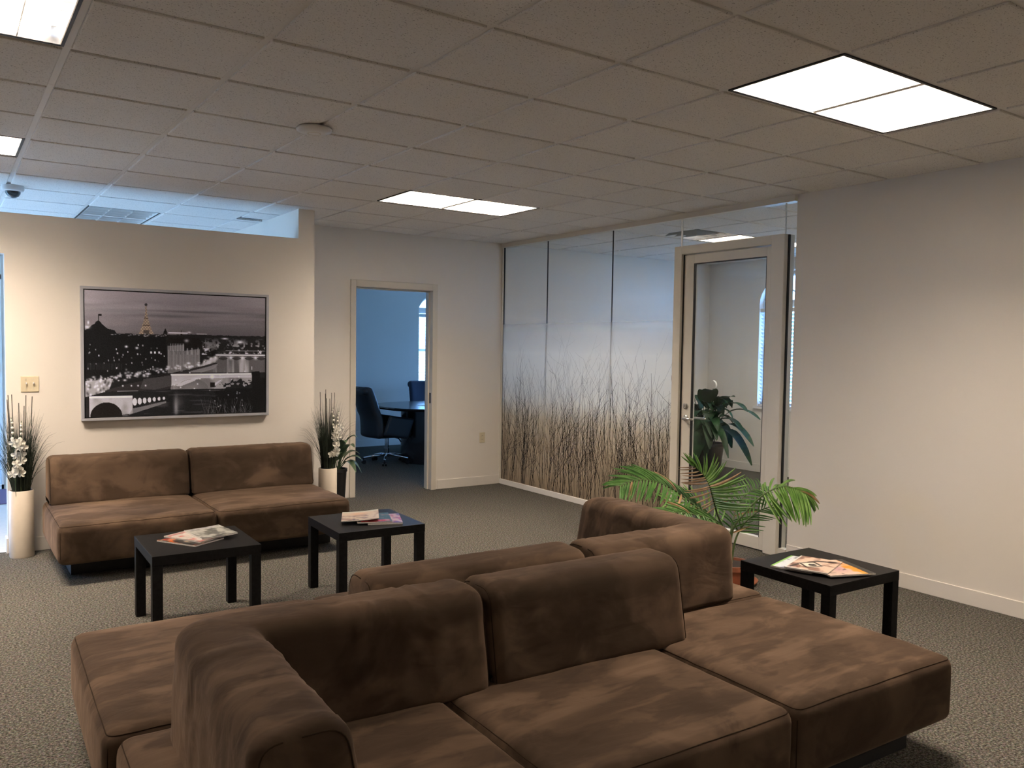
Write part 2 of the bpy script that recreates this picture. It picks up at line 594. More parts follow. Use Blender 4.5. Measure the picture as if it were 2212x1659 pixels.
def arched_wall(name, axis, plane, thick, a0, a1, w0, w1, sill, spring, rise):
    """wall on x=plane (axis 'x') or y=plane (axis 'y') running a0..a1 with an arched opening w0..w1"""
    mb = MB()

    def P(a, d, z):
        return (plane + d, a, z) if axis == 'x' else (a, plane + d, z)

    def bx(a, c, z0, z1):
        p0, p1 = P(a, 0, z0), P(c, thick, z1)
        mb.box(min(p0[0], p1[0]), max(p0[0], p1[0]), min(p0[1], p1[1]), max(p0[1], p1[1]), z0, z1)
    bx(a0, w0, 0, H + .05); bx(w1, a1, 0, H + .05); bx(w0, w1, 0, sill)
    n = 20
    cm, hw = (w0 + w1) / 2, (w1 - w0) / 2
    prev = None
    for i in range(n + 1):
        a = cm - hw * math.cos(PI * i / n)
        z = spring + rise * math.sin(PI * i / n)
        if prev:
            (a_, z_) = prev
            vs = [P(a_, 0, z_), P(a, 0, z), P(a, 0, H + .05), P(a_, 0, H + .05), P(a_, thick, z_), P(a, thick, z), P(a, thick, H + .05), P(a_, thick, H + .05)]
            mb.add(vs, [(0, 1, 2, 3), (7, 6, 5, 4), (0, 4, 5, 1)])
        prev = (a, z)
    return tag(mb.build(name, 'wall'), kind='structure')


CW0, CW1, CS, CSP, CR = 5.60, 7.00, 0.84, 2.14, 0.42
arched_wall('wall_meeting', 'x', XC, .16, 3.0, YB + .13, CW0, CW1, CS, CSP, CR)
arched_wall('wall_office_side', 'x', XC, .16, YB + .13, YO, 9.20, 10.40, .84, 2.10, .42)  # opening made for the added, unseen window
OW0, OW1, OS, OSP, OR = 6.12, 8.20, 0.84, 2.10, 0.42
arched_wall('wall_office', 'y', YO, .16, 2.505, XC + .1, OW0, OW1, OS, OSP, OR)

# baseboards
BH = 0.10


def bboard(name, x0, x1, y0, y1, h=BH, m='base'):
    return tag(MB().box(x0, x1, y0, y1, 0, h).build(name, m, bevel=.003), kind='structure')


bboard('baseboard_back', 4.345, XG - .012, YB - .008, YB)
bboard('baseboard_back', 2.66, 3.33, YB - .008, YB)
bboard('baseboard_right', XG - .008, XG, YF, 3.93)
bboard('baseboard_partition', OX1, 2.645, YP - .010, YP)
bboard('baseboard_partition_end', OX1 - .012, OX1, YP - .010, YP + .12, .11)
bboard('baseboard_office', 2.65, XC, YO - .012, YO)
bboard('baseboard_meeting', XC - .012, XC, 3.12, YB)
bboard('baseboard_meeting_back', XG + .15, XC, YB - .012, YB)
bboard('baseboard_front', XL, XG, YF, YF + .01)
bboard('baseboard_left', XL, XL + .01, YF, YP)

# office doorway casing
b = MB()
cw = .058
b.box(DX0 - cw + .012, DX0 + .012, YB - .018, YB + .148, 0, DZ + cw)
b.box(DX1 - .012, DX1 + cw - .012, YB - .018, YB + .148, 0, DZ + cw)
b.box(DX0 + .012, DX1 - .012, YB - .018, YB + .148, DZ - .012, DZ + cw)
t1 = tag(b.build('trim_1', 'trim', bevel=.003), kind='structure')
b = MB()
b.box(DX0 + .012, DX0 + .027, YB + .05, YB + .09, 0, DZ - .012)
b.box(DX1 - .027, DX1 - .012, YB + .05, YB + .09, 0, DZ - .012)
b.box(DX0 + .027, DX1 - .027, YB + .05, YB + .09, DZ - .027, DZ - .012)
b.build('door_stop', 'trim', t1)
MB().box(DX1 - .0145, DX1 - .012, YB + .012, YB + .04, .93, 1.04).build('strike_plate', 'dark', t1)

# entry door, transom and glazing
d = empty('door_2', ((EX0 + EX1) / 2, YE, 0), kind='structure')
b = MB()
for z0, z1 in ((0, .05), (EDZ - .05, EDZ), (ETZ - .04, ETZ)):
    b.box(EX0, EX1, YE - .01, YE + .12, z0 if z0 else -.001, z1)
b.box(EX0, EX0 + .05, YE - .01, YE + .12, 0, ETZ); b.box(EX1 - .02, EX1, YE - .01, YE + .12, 0, ETZ)
o = b.build('door_frame', 'white', d); o.matrix_parent_inverse = d.matrix_basis.inverted()
o = MB().box(EX0 + .05, EX1 - .02, YE + .03, YE + .07, .05, EDZ - .05).build('door_leaf', 'doorblue', d, bevel=.003); o.matrix_parent_inverse = d.matrix_basis.inverted()
b = MB().box(EX1 - .16, EX1 - .075, YE - .04, YE + .03, 1.20, 1.30)
o = b.build('lock_box', 'dark', d, bevel=.006); o.matrix_parent_inverse = d.matrix_basis.inverted()
o = MB().box(EX0 + .05, EX1 - .02, YE + .05, YE + .056, EDZ, ETZ - .04).build('transom_pane', 'glass', d); o.matrix_parent_inverse = d.matrix_basis.inverted()
w = empty('window_3', (XL, (GYA + GYB) / 2, 0), kind='structure')
for k in range(3):
    y0 = GYA + (GYB - GYA) * k / 3; y1 = GYA + (GYB - GYA) * (k + 1) / 3
    o = MB().box(XL - .07, XL - .064, y0 + .03, y1 - .03, GZ0 + .03, GZ1 - .03).build('pane', 'glass', w); o.matrix_parent_inverse = w.matrix_basis.inverted()
b = MB()
for k in range(4):
    y = GYA + (GYB - GYA) * k / 3
    b.box(XL - .09, XL - .03, y - .03, y + .03, GZ0, GZ1)
b.box(XL - .09, XL - .03, GYA, GYB, GZ0, GZ0 + .03); b.box(XL - .09, XL - .03, GYA, GYB, GZ1 - .03, GZ1)
o = b.build('window_frame', 'white', w); o.matrix_parent_inverse = w.matrix_basis.inverted()

# ceiling: deck, grid bars, tiles
ceil = tag(MB().box(XL - .2, XC + .3, YF - .2, YO + .3, H + .16, H + .26).build('ceiling', 'deck'), kind='structure')
lamps = []          # (x0, y0) of 4x2 modules
FIX = {'lit': [(4, -2, 0), (4, 4, 0), (-2, 0, 0), (-2, 4, 0), (4, -8, 0), (-2, -8, 0)],
       'meet': [(10, 4, 0), (10, 1, 0)], 'off': [(1, 8, 1), (-2, 9, 0)]}
occ = set()
for k, l in FIX.items():
    for (i, j, vert) in l:
        for q in range(2):
            occ.add((i, j + q) if vert else (i + q, j))
VENT = (9, 4)
occ.add(VENT)


def in_view(x, y, z, m=80):
    p = Vector((x, y, z - CAM_H))
    dz = p.dot(fw)
    if dz < .1: return False
    u = CX + FPX * p.dot(rt2) / dz; v_ = CY - FPX * p.dot(up2) / dz
    return -m < u < W_PX + m and -m < v_ < H_PX + m


tm = rbox(T - .028, T - .028, .02, .006, 1, 2)
tile_me = tm.build('tile', 'tile', None, smooth=False)
tile_mesh = tile_me.data
bpy.data.objects.remove(tile_me)
rest = MB()
n_tile = 0
i0, i1 = math.floor((XL - GX) / T), math.ceil((XC - GX) / T)
j0, j1 = math.floor((YF - GY) / T), math.ceil((YO - GY) / T)
for i in range(i0, i1 + 1):
    for j in range(j0, j1 + 1):
        if (i, j) in occ: continue
        x0, x1, y0, y1 = GX + i * T, GX + (i + 1) * T, GY + j * T, GY + (j + 1) * T
        full = True
        X0, X1, Y0, Y1 = max(x0, XL), min(x1, XC), max(y0, YF), min(y1, YO)
        # trim at the walls that reach the ceiling
        if x0 < XG < x1 and y0 < 3.93: X1 = XG
        if y0 < YB < y1 and x1 > 2.645:
            Y1 = YB; full = False
        if X1 - X0 < .04 or Y1 - Y0 < .04: continue
        vis = any(in_view(a, c, H, 10) for a in (X0, (X0 + X1) / 2, X1) for c in (Y0, (Y0 + Y1) / 2, Y1))
        hid = (X0 > XG + .02 and Y1 < 3.0) or (Y0 > YB + .1 and X0 > 2.5)
        cx, cy = (X0 + X1) / 2, (Y0 + Y1) / 2
        if vis and not hid:
            o = obj_of(tile_mesh, 'tile', ceil)
            o.location = (cx, cy, H + .0085 - .006 + (RND.random() - .5) * .0012)
            o.scale = ((X1 - X0 - .028) / (T - .028), (Y1 - Y0 - .028) / (T - .028), 1)
            o.rotation_euler = ((RND.random() - .5) * .002, (RND.random() - .5) * .002, 0)
            n_tile += 1
        elif not hid:
            rest.box(X0 + .014, X1 - .014, Y0 + .014, Y1 - .014, H - .006, H + .012)
        if not full:
            if y1 - YB > .2:
                rest.box(X0 + .014, X1 - .014, YB + .14, y1 - .014, H - .006, H + .012)
# unseen rooms
tag(rest.build('tile_field', 'tile', ceil), kind='stuff')
for i in range(i0, i1 + 2):
    x = GX + i * T
    if x < XL or x > XC: continue
    y0 = YF
    y1 = YO
    if XG < x: y0 = 3.0
    MB().box(x - .0155, x + .0155, y0, y1, H + .003, H + .014).build('grid_bar', 'grid', ceil)
for j in range(j0, j1 + 2):
    y = GY + j * T
    if y < YF or y > YO: continue
    x1 = XC if y > 3.0 else XG
    MB().box(XL, x1, y - .0155, y + .0155, H + .0025, H + .0135).build('grid_bar', 'grid', ceil)
b = MB()
b.box(XG - .022, XG - .0005, YF, 3.93, H - .001, H + .004)
b.box(2.65, XG - .02, YB - .022, YB - .0005, H - .001, H + .004)
b.box(2.6455, 2.667, YP + .0, YB - .02, H - .001, H + .004)
b.build('wall_angle', 'grid', ceil)

# ------------------------------------------------------------------ ceiling lights
BLADE = {}


def troffer(i, j, vert, kind, label, light_w=LAMP_W, col=LAMP_COL):
    shiny = kind == 'shiny'
    x0, y0 = GX + i * T, GY + j * T
    L_, W_ = 2 * T, T
    root = empty('ceiling_light', (x0 + (W_ if vert else L_) / 2, y0 + (L_ if vert else W_) / 2, H), PI / 2 if vert else 0, label, 'ceiling light', 'recessed louvre ceiling lights')
    hx, hy = L_ / 2 - .013, W_ / 2 - .013
    # flange: dark reveal, then painted frame
    b = MB()
    b.box(-hx, hx, -hy, -hy + .011, -.004, .02); b.box(-hx, hx, hy - .011, hy, -.004, .02)
    b.box(-hx, -hx + .011, -hy + .011, hy - .011, -.004, .02); b.box(hx - .011, hx, -hy + .011, hy - .011, -.004, .02)
    b.build('reveal', 'seal', root)
    a, c = hx - .012, hy - .012
    b = MB()
    th, dp = .004, .125
    b.box(-a, a, -c, -c + th, -.002, dp); b.box(-a, a, c - th, c, -.002, dp)
    b.box(-a, -a + th, -c + th, c - th, -.002, dp); b.box(a - th, a, -c + th, c - th, -.002, dp)
    b.box(-a, a, -c, c, dp, dp + .004)
    b.build('housing', 'pan_m' if shiny else 'pan', root)
    for q in (-1, 0, 1):
        MB().tube([(-a + .03, q * c * .62, .098), (a - .03, q * c * .62, .098)], .013, 8).build('tube', {'lit': 'tube', 'off': 'tube_off', 'shiny': 'tube_dim'}[kind], root, smooth=True)
    nb = 8
    key = 'blade' + str(shiny)
    lm = 'louver' if shiny else 'louver_w'
    if key not in BLADE:
        # curved parabolic cross blade, 55 mm deep
        m_ = MB()
        prof = [(.012, .074), (.0065, .052), (.0032, .030), (.0018, .012), (.0018, .0)]
        pts = [(x, z) for x, z in prof] + [(-x, z) for x, z in reversed(prof)]
        n = len(pts)
        vs = [(p, -c + th, z) for p, z in pts] + [(p, c - th, z) for p, z in pts]
        m_.add(vs, [tuple(range(n)), tuple(range(2 * n - 1, n - 1, -1))] + [((k + 1) % n, k, n + k, n + (k + 1) % n) for k in range(n)])
        o = m_.build('louvre_blade', lm); BLADE[key] = o.data; bpy.data.objects.remove(o)
        m_ = MB()
        vs = [(-a + th, p, z + .001) for p, z in pts] + [(a - th, p, z + .001) for p, z in pts]
        m_.add(vs, [tuple(range(n)), tuple(range(2 * n - 1, n - 1, -1))] + [((k + 1) % n, k, n + k, n + (k + 1) % n) for k in range(n)])
        o = m_.build('louvre_blade', lm); BLADE[key + 'long'] = o.data; bpy.data.objects.remove(o)
    for k in range(1, nb):
        o = obj_of(BLADE[key], 'louvre_blade', root); o.location = (-a + 2 * a * k / nb, 0, .004)
    for q in (-1, 1):
        o = obj_of(BLADE[key + 'long'], 'louvre_blade', root); o.location = (0, q * c / 3, .004)
    if kind != 'off':
        l = bpy.data.lights.new('lamp_light', 'AREA')
        l.shape = 'RECTANGLE'; l.size = 2 * a - .06; l.size_y = 2 * c - .06
        l.energy = light_w; l.color = col; l.spread = LAMP_SPREAD
        lo = bpy.data.objects.new('lamp_light', l)
        COL.objects.link(lo); lo.parent = root; lo.location = (0, 0, .084)
    return root


LL = ['large bright ceiling light above the right side table, nearest on the right', 'narrow-looking bright ceiling light near the glass wall and the office doorway',
      'shiny louvred ceiling light cut off by the top left corner', 'bright ceiling light cut off by the left edge above the open partition',
      'bright ceiling light behind the viewer on the glass wall side', 'bright ceiling light behind the viewer on the left side']
for (i, j, vtt), lb, pw in zip(FIX['lit'], LL, (1.15, 1.05, 0.8, 1.8, 0.6, 0.6)):
    troffer(i, j, vtt, 'shiny' if 'shiny' in lb else 'lit', lb, LAMP_W * pw)
for (i, j, vtt), lb in zip(FIX['meet'], ['lit ceiling light inside the meeting room seen above the glass door', 'lit ceiling light deep inside the meeting room near the window']):
    troffer(i, j, vtt, 'lit', lb, LAMP_W * .46, (1.0, .84, .66))
for (i, j, vtt), lb in zip(FIX['off'], ['unlit grid ceiling light beyond the partition opening', 'unlit shiny ceiling light beyond the partition under the dome camera']):
    troffer(i, j, vtt, 'off', lb)

# supply vent in the meeting room ceiling
vx, vy = GX + (VENT[0] + .5) * T, GY + (VENT[1] + .5) * T
v = empty('ceiling_vent', (vx, vy, H), 0, 'square stepped air vent in the meeting room ceiling behind the glass', 'vent')
for k, (s, z) in enumerate(((.58, -.002), (.44, -.012), (.31, -.018), (.18, -.024))):
    h_ = s / 2
    m_ = MB()
    o_, i_ = h_, h_ - .035
    vs = [(-o_, -o_, z), (o_, -o_, z), (o_, o_, z), (-o_, o_, z), (-i_, -i_, z + .035), (i_, -i_, z + .035), (i_, i_, z + .035), (-i_, i_, z + .035)]
    m_.add(vs, [(0, 1, 5, 4), (1, 2, 6, 5), (2, 3, 7, 6), (3, 0, 4, 7)])
    m_.build('louvre_ring', 'pan', v)
MB().box(-.29, .29, -.29, .29, .036, .04).build('plenum', 'seal', v)
MB().box(-.07, .07, -.07, .07, -.026, -.02).build('centre_plate', 'pan', v)

# wireless disc and dome camera on the ceiling
a = empty('access_point', (1.634, 4.331, H), 0.3, 'white round disc device mounted on the ceiling tiles', 'access point')
MB().lathe([(.05, -.004), (.085, -.010), (.094, -.018), (.092, -.026), (.07, -.036), (.04, -.041), (.001, -.042)], n=32, cap=False).build('disc_cover', 'plastic', a, smooth=True)
MB().lathe([(.030, -.0415), (.033, -.0428), (.036, -.0412)], n=28, cap=False).build('light_ring', 'trim', a, smooth=True)
MB().tube([(0, .06, -.016), (.01, .085, -.010), (.02, .10, -.006), (.024, .118, .002)], .006, 6).build('cable', 'dark', a, smooth=True)
c = empty('dome_camera', (.453, 7.40, H), 0, 'white dome security camera on the ceiling beyond the partition', 'camera')
MB().lathe([(.074, -.004), (.076, -.03), (.070, -.045), (.055, -.05)], n=28).build('camera_base', 'plastic', c, smooth=True, angle=40)
MB().lathe([(.052, -.049), (.050, -.064), (.038, -.084), (.018, -.096), (.001, -.099)], n=24, cap=False).build('camera_dome', 'dark', c, smooth=True)

# ------------------------------------------------------------------ glass wall with film, and glass door
gw = empty('window_1', (XG, 6.5, 0), kind='structure')


def under(o, root):
    o.matrix_parent_inverse = root.matrix_basis.inverted()
    return o


b = MB().box(XG - .03, XG + .05, 3.93, YB, H - .052, H - .001)
under(b.build('top_track', 'frame_al', gw, bevel=.002), gw)
under(MB().box(XG - .02, XG + .04, 5.14, YB, 0, .055).build('sill', 'white', gw, bevel=.002), gw)
under(MB().box(XG - .02, XG + .04, YB - .018, YB, .055, H - .05).build('end_post', 'frame_al', gw), gw)
under(MB().box(XG - .004, XG + .014, YB - .022, YB - .018, .055, H - .05).build('gasket', 'seal', gw), gw)
panels = [(7.018, YB - .022), (5.99, 7.016), (5.105, 5.988)]
tr = random.Random(11)


def twigs(y0, y1):
    mb = MB()
    x = XG - .0045

    def seg(a, c, wa, wc):
        dy, dz = c[0] - a[0], c[1] - a[1]
        l = math.hypot(dy, dz) or 1
        ny, nz = -dz / l, dy / l
        mb.add([(x, a[0] + ny * wa, a[1] + nz * wa), (x, a[0] - ny * wa, a[1] - nz * wa), (x, c[0] - ny * wc, c[1] - nz * wc), (x, c[0] + ny * wc, c[1] + nz * wc)], [(0, 1, 2, 3)])

    def clampy(y): return max(y0 + .004, min(y1 - .004, y))

    def grow(y, z, ang, length, w, depth):
        n = max(3, int(length / .07))
        st = length / n
        for k in range(n):
            y2 = clampy(y + math.sin(ang) * st); z2 = z + math.cos(ang) * st
            w2 = w * .94
            seg((y, z), (y2, z2), w, w2)
            y, z, w = y2, z2, w2
            ang += tr.uniform(-.10, .10) - ang * .06
            if depth > 0 and tr.random() < .22 and k > 0:
                sgn = tr.choice((-1, 1))
                grow(y, z, ang + sgn * tr.uniform(.35, .85), length * tr.uniform(.15, .42), w * .75, depth - 1)
    n = int((y1 - y0) * 125)
    for k in range(n):
        r_ = tr.random()
        z = .06 if r_ < .55 else tr.uniform(.06, .75)
        hgt = tr.triangular(.35, 1.48, 1.0) if z < .1 else tr.uniform(.2, .72)
        if tr.random() < .05: hgt = min(hgt * 1.25, 1.5)
        hgt = min(hgt, 1.52 - z)
        grow(tr.uniform(y0, y1), z, tr.uniform(-.42, .42) if tr.random() < .25 else tr.uniform(-.18, .18), hgt, tr.uniform(.0014, .0027), 2)
    return mb


for y0, y1 in panels:
    p = under(MB().box(XG, XG + .010, y0 + .002, y1 - .002, .055, H - .052).build('pane', 'glass', gw), gw)
    f = MB().add([(XG - .003, y0 - .0005, .055), (XG - .003, y1 + .0005, .055), (XG - .003, y1 + .0005, 2.42), (XG - .003, y0 - .0005, 2.42)], [(0, 1, 2, 3)]).build('film', 'film', gw)
    under(f, gw)
    t_ = twigs(y0 + .003, y1 - .003).build('twig_print', 'twig', gw)
    under(t_, gw); t_['kind'] = 'stuff'
for y in (7.017, 5.989):
    under(MB().box(XG - .001, XG + .011, y - .0025, y + .0025, .055, H - .052).build('joint', 'seal', gw), gw)
# glass over and beside the door
under(MB().box(XG, XG + .010, 5.092, 5.104, 2.42, H - .052).build('joint', 'steel', gw), gw)
under(MB().box(XG, XG + .010, 4.036, 5.090, 2.425, H - .052).build('pane', 'glass', gw), gw)
under(MB().box(XG, XG + .010, 3.935, 4.030, .06, H - .052).build('pane', 'glass', gw), gw)
under(MB().box(XG, XG + .012, 4.030, 4.035, 2.42, H - .052).build('joint', 'steel', gw), gw)
under(MB().box(XG - .02, XG + .04, 3.93, 4.0, 0, .06).build('sill', 'frame_al', gw), gw)

dr = empty('door_1', (XG, 4.57, 0), kind='structure')
FY0, FY1, FZ = 4.00, 5.135, 2.415
fwid, fd = .085, .035
b = MB()
b.box(XG - .045, XG + .075, FY1 - fwid, FY1, 0, FZ)
b.box(XG - .045, XG + .075, FY0, FY0 + fwid + .035, 0, FZ)
b.box(XG - .045, XG + .075, FY0 + fwid + .035, FY1 - fwid, FZ - .07, FZ)
under(b.build('door_frame', 'frame_al', dr, bevel=.004), dr)
under(MB().box(XG - .006, XG + .014, FY0 - .010, FY0 - .001, .06, FZ - .003).build('gasket', 'seal', dr), dr)
LY0, LY1 = FY0 + fwid + .028, FY1 - fwid - .006
lz = FZ - .076
gy0, gy1, gz0, gz1 = 4.185, 4.935, .105, 2.265
b = MB()
b.box(XG - .012, XG + .035, gy1, LY1, .008, lz)
b.box(XG - .012, XG + .035, LY0, gy0, .008, lz)
b.box(XG - .012, XG + .035, gy0, gy1, gz1, lz)
b.box(XG - .012, XG + .035, gy0, gy1, .008, gz0)
leaf = under(b.build('door_leaf', 'frame_al', dr, bevel=.003), dr)
b = MB()
b.box(XG - .013, XG + .010, gy1 - .008, gy1, gz0, gz1); b.box(XG - .013, XG + .010, gy0, gy0 + .003, gz0, gz1)
b.box(XG - .013, XG + .010, gy0, gy1, gz1 - .008, gz1)
under(b.build('glazing_bead', 'seal', dr), dr)
under(MB().box(XG - .02, XG + .03, LY1 - .001, LY1 + .006, .01, lz + .004).build('shadow_gap', 'seal', dr), dr)
under(MB().box(XG + .006, XG + .014, gy0, gy1, gz0, gz1).build('door_pane', 'glass', dr), dr)
hy, hz = 4.985, .965
b = MB()
b.lathe([(.027, 0), (.027, .008), (.022, .012)], n=20)
hd = b.build('rose', 'steel', dr, smooth=True, angle=40); hd.rotation_euler = (0, -PI / 2, 0); hd.location = (-.012, hy - 4.57, hz)
b = MB().tube([(XG - .012, hy, hz), (XG - .055, hy, hz), (XG - .062, hy - .008, hz), (XG - .062, hy - .06, hz), (XG - .060, hy - .125, hz)], .0095, 10)
under(b.build('lever_handle', 'steel', dr, smooth=True), dr)
b = MB().tube([(XG + .035, hy, hz), (XG + .075, hy, hz), (XG + .080, hy - .008, hz), (XG + .080, hy - .13, hz)], .0095, 10)
under(b.build('lever_handle', 'steel', dr, smooth=True), dr)
b = MB(); b.lathe([(.025, 0), (.025, .012), (.018, .018), (.001, .018)], n=20)
lk = b.build('lock_cylinder', 'steel', dr, smooth=True, angle=40); lk.rotation_euler = (0, -PI / 2, 0); lk.location = (-.012, hy + .004 - 4.57, 1.068)
under(MB().box(XG - .0305, XG - .0285, hy + .0025, hy + .0055, 1.060, 1.076).build('keyway', 'dark', dr), dr)


# ------------------------------------------------------------------ windows with blinds
def win(name, axis, plane, w0, w1, sill, spring, rise, inward):
    """arched window unit set in the wall; inward = direction towards the room"""
    root = empty(name, (plane, (w0 + w1) / 2, 0) if axis == 'x' else ((w0 + w1) / 2, plane, 0), kind='structure')

    def bx(mb, a0, a1, d0, d1, z0, z1):
        if axis == 'x': mb.box(plane + min(d0, d1), plane + max(d0, d1), a0, a1, z0, z1)
        else: mb.box(a0, a1, plane + min(d0, d1), plane + max(d0, d1), z0, z1)
        return mb
    fr = MB()
    bx(fr, w0, w0 + .05, .08, .13, sill, spring); bx(fr, w1 - .05, w1, .08, .13, sill, spring)
    bx(fr, w0, w1, .08, .13, sill, sill + .05); bx(fr, w0, w1, .07, .14, spring - .05, spring + .04)
    bx(fr, w0, w1, .085, .125, (sill + spring) / 2 - .02, (sill + spring) / 2 + .02)
    cm, hw = (w0 + w1) / 2, (w1 - w0) / 2 - .025
    pts = []
    for i in range(17):
        aa, zz = cm - hw * math.cos(PI * i / 16), spring + (rise - .025) * math.sin(PI * i / 16)
        pts.append((plane + .105, aa, zz) if axis == 'x' else (aa, plane + .105, zz))
    fr.tube(pts, .026, 6)
    for an in (PI / 4, PI / 2, 3 * PI / 4):
        p0 = (plane + .105, cm, spring) if axis == 'x' else (cm, plane + .105, spring)
        aa, zz = cm - hw * math.cos(an), spring + (rise - .03) * math.sin(an)
        p1 = (plane + .105, aa, zz) if axis == 'x' else (aa, plane + .105, zz)
        fr.tube([p0, p1], .010, 6)
    under(fr.build('window_frame', 'white', root), root)
    under(bx(MB(), w0 + .05, w1 - .05, .103, .107, sill + .05, spring - .05).build('pane', 'glass', root), root)
    vs = [(plane + .105, aa, zz) if axis == 'x' else (aa, plane + .105, zz) for aa, zz in [(cm - hw * math.cos(PI * i / 16), spring + .03 + (rise - .05) * math.sin(PI * i / 16)) for i in range(17)]]
    under(MB().add(vs, [tuple(range(17))]).build('arch_pane', 'glass', root), root)
    under(bx(MB(), w0 - .04, w1 + .04, -.03, .08, sill - .03, sill).build('window_sill', 'white', root, bevel=.004), root)
    return root


win('window_2', 'x', XC, CW0, CW1, CS, CSP, CR, -1)
win('window_added', 'x', XC, 9.20, 10.40, .84, 2.10, .42, -1)  # unseen window added to light the office wall
win('window_4', 'y', YO, OW0, OW1, OS, OSP, OR, -1)


def blind(axis, plane, w0, w1, z0, z1, label, pitch=.046, tilt=.30):
    root = empty('window_blind', (plane + .045, (w0 + w1) / 2, z0) if axis == 'x' else ((w0 + w1) / 2, plane + .045, z0), 0 if axis == 'y' else PI / 2, label, 'blind')
    w = w1 - w0 - .02
    MB().box(-w / 2, w / 2, -.03, .03, z1 - z0 - .05, z1 - z0).build('headrail', 'white', root, bevel=.003)
    MB().box(-w / 2, w / 2, -.022, .022, 0, .018).build('bottom_rail', 'white', root, bevel=.003)
    sm = MB()
    ct, st = math.cos(tilt), math.sin(tilt)
    prof = [(-.024, -.0), (-.012, .003), (0, .004), (.012, .003), (.024, 0)]
    vs = []
    for x in (-w / 2, w / 2):
        for dz in (0, -.0022):
            for y, z in prof:
                zz = z + dz
                vs.append((x, y * ct - zz * st, y * st + zz * ct))
    fs = []
    for k in range(4):
        fs += [(k, k + 1, 10 + k + 1, 10 + k), (5 + k + 1, 5 + k, 15 + k, 15 + k + 1)]
    fs += [(0, 10, 15, 5), (4, 9, 19, 14)]
    sm.add(vs, fs)
    o = sm.build('slat', 'blind'); me = o.data; bpy.data.objects.remove(o)
    n = int((z1 - z0 - .08) / pitch)
    for k in range(n):
        s_ = obj_of(me, 'slat', root); s_.location = (0, 0, .04 + k * pitch)
    for q in (-.33, .33):
        MB().tube([(q * w, -.026, .0), (q * w, -.026, z1 - z0 - .05)], .0015, 4).build('cord', 'white', root)
    return root


blind('x', XC - .02, CW0 + .01, CW1 - .01, CS + .01, CSP - .06, 'white slatted blind over the meeting room window', tilt=.62)
blind('y', YO - .02, OW0 + .01, OW1 - .01, OS + .01, OSP - .06, 'white slatted blind over the office window beyond the doorway', tilt=.03)

# ------------------------------------------------------------------ outside
tag(MB().box(-40, 50, -40, 50, -.30, -.16).build('ground', 'ground'), kind='structure')
hr = random.Random(5)


def shrub(loc, rx, ry, rz, label, n=900):
    root = empty('shrub', loc, 0, label, 'shrub', 'shrubs outside the meeting room window')
    mb = MB()
    for k in range(n):
        u, vv = hr.uniform(-1, 1), hr.uniform(0, 2 * PI)
        q = math.sqrt(1 - u * u)
        s_ = hr.uniform(.75, 1.0)
        p = Vector((rx * q * math.cos(vv) * s_, ry * q * math.sin(vv) * s_, rz * (1 + u) * s_ * .9 + .15))
        t1_ = Vector((hr.uniform(-1, 1), hr.uniform(-1, 1), hr.uniform(-1, 1))).normalized()
        t2_ = t1_.cross(Vector((hr.uniform(-1, 1), hr.uniform(-1, 1), hr.uniform(-1, 1)))).normalized()
        l = hr.uniform(.07, .14)
        mb.add([p - t1_ * l, p + t2_ * l * .4, p + t1_ * l, p - t2_ * l * .4], [(0, 1, 2, 3)])
    mb.build('foliage', 'hedge', root, kind='stuff')
    MB().tube([(0, 0, 0), (.03, .02, .3), (0, 0, rz)], [.05, .04, .02], 6).build('stem', 'stick', root)


shrub((11.6, 5.2, -.16), .9, .9, .95, 'green leafy shrub seen through the meeting room blind')
shrub((12.1, 7.4, -.16), 1.0, .9, 1.1, 'green leafy shrub outside hidden by the meeting room wall')

# ------------------------------------------------------------------ sofas
SZ, SB = .385, .125


def nz(p, s, seed=0.0):
    return noise.noise(Vector((p[0] * s + seed, p[1] * s - seed, p[2] * s + 3.1 * seed)))


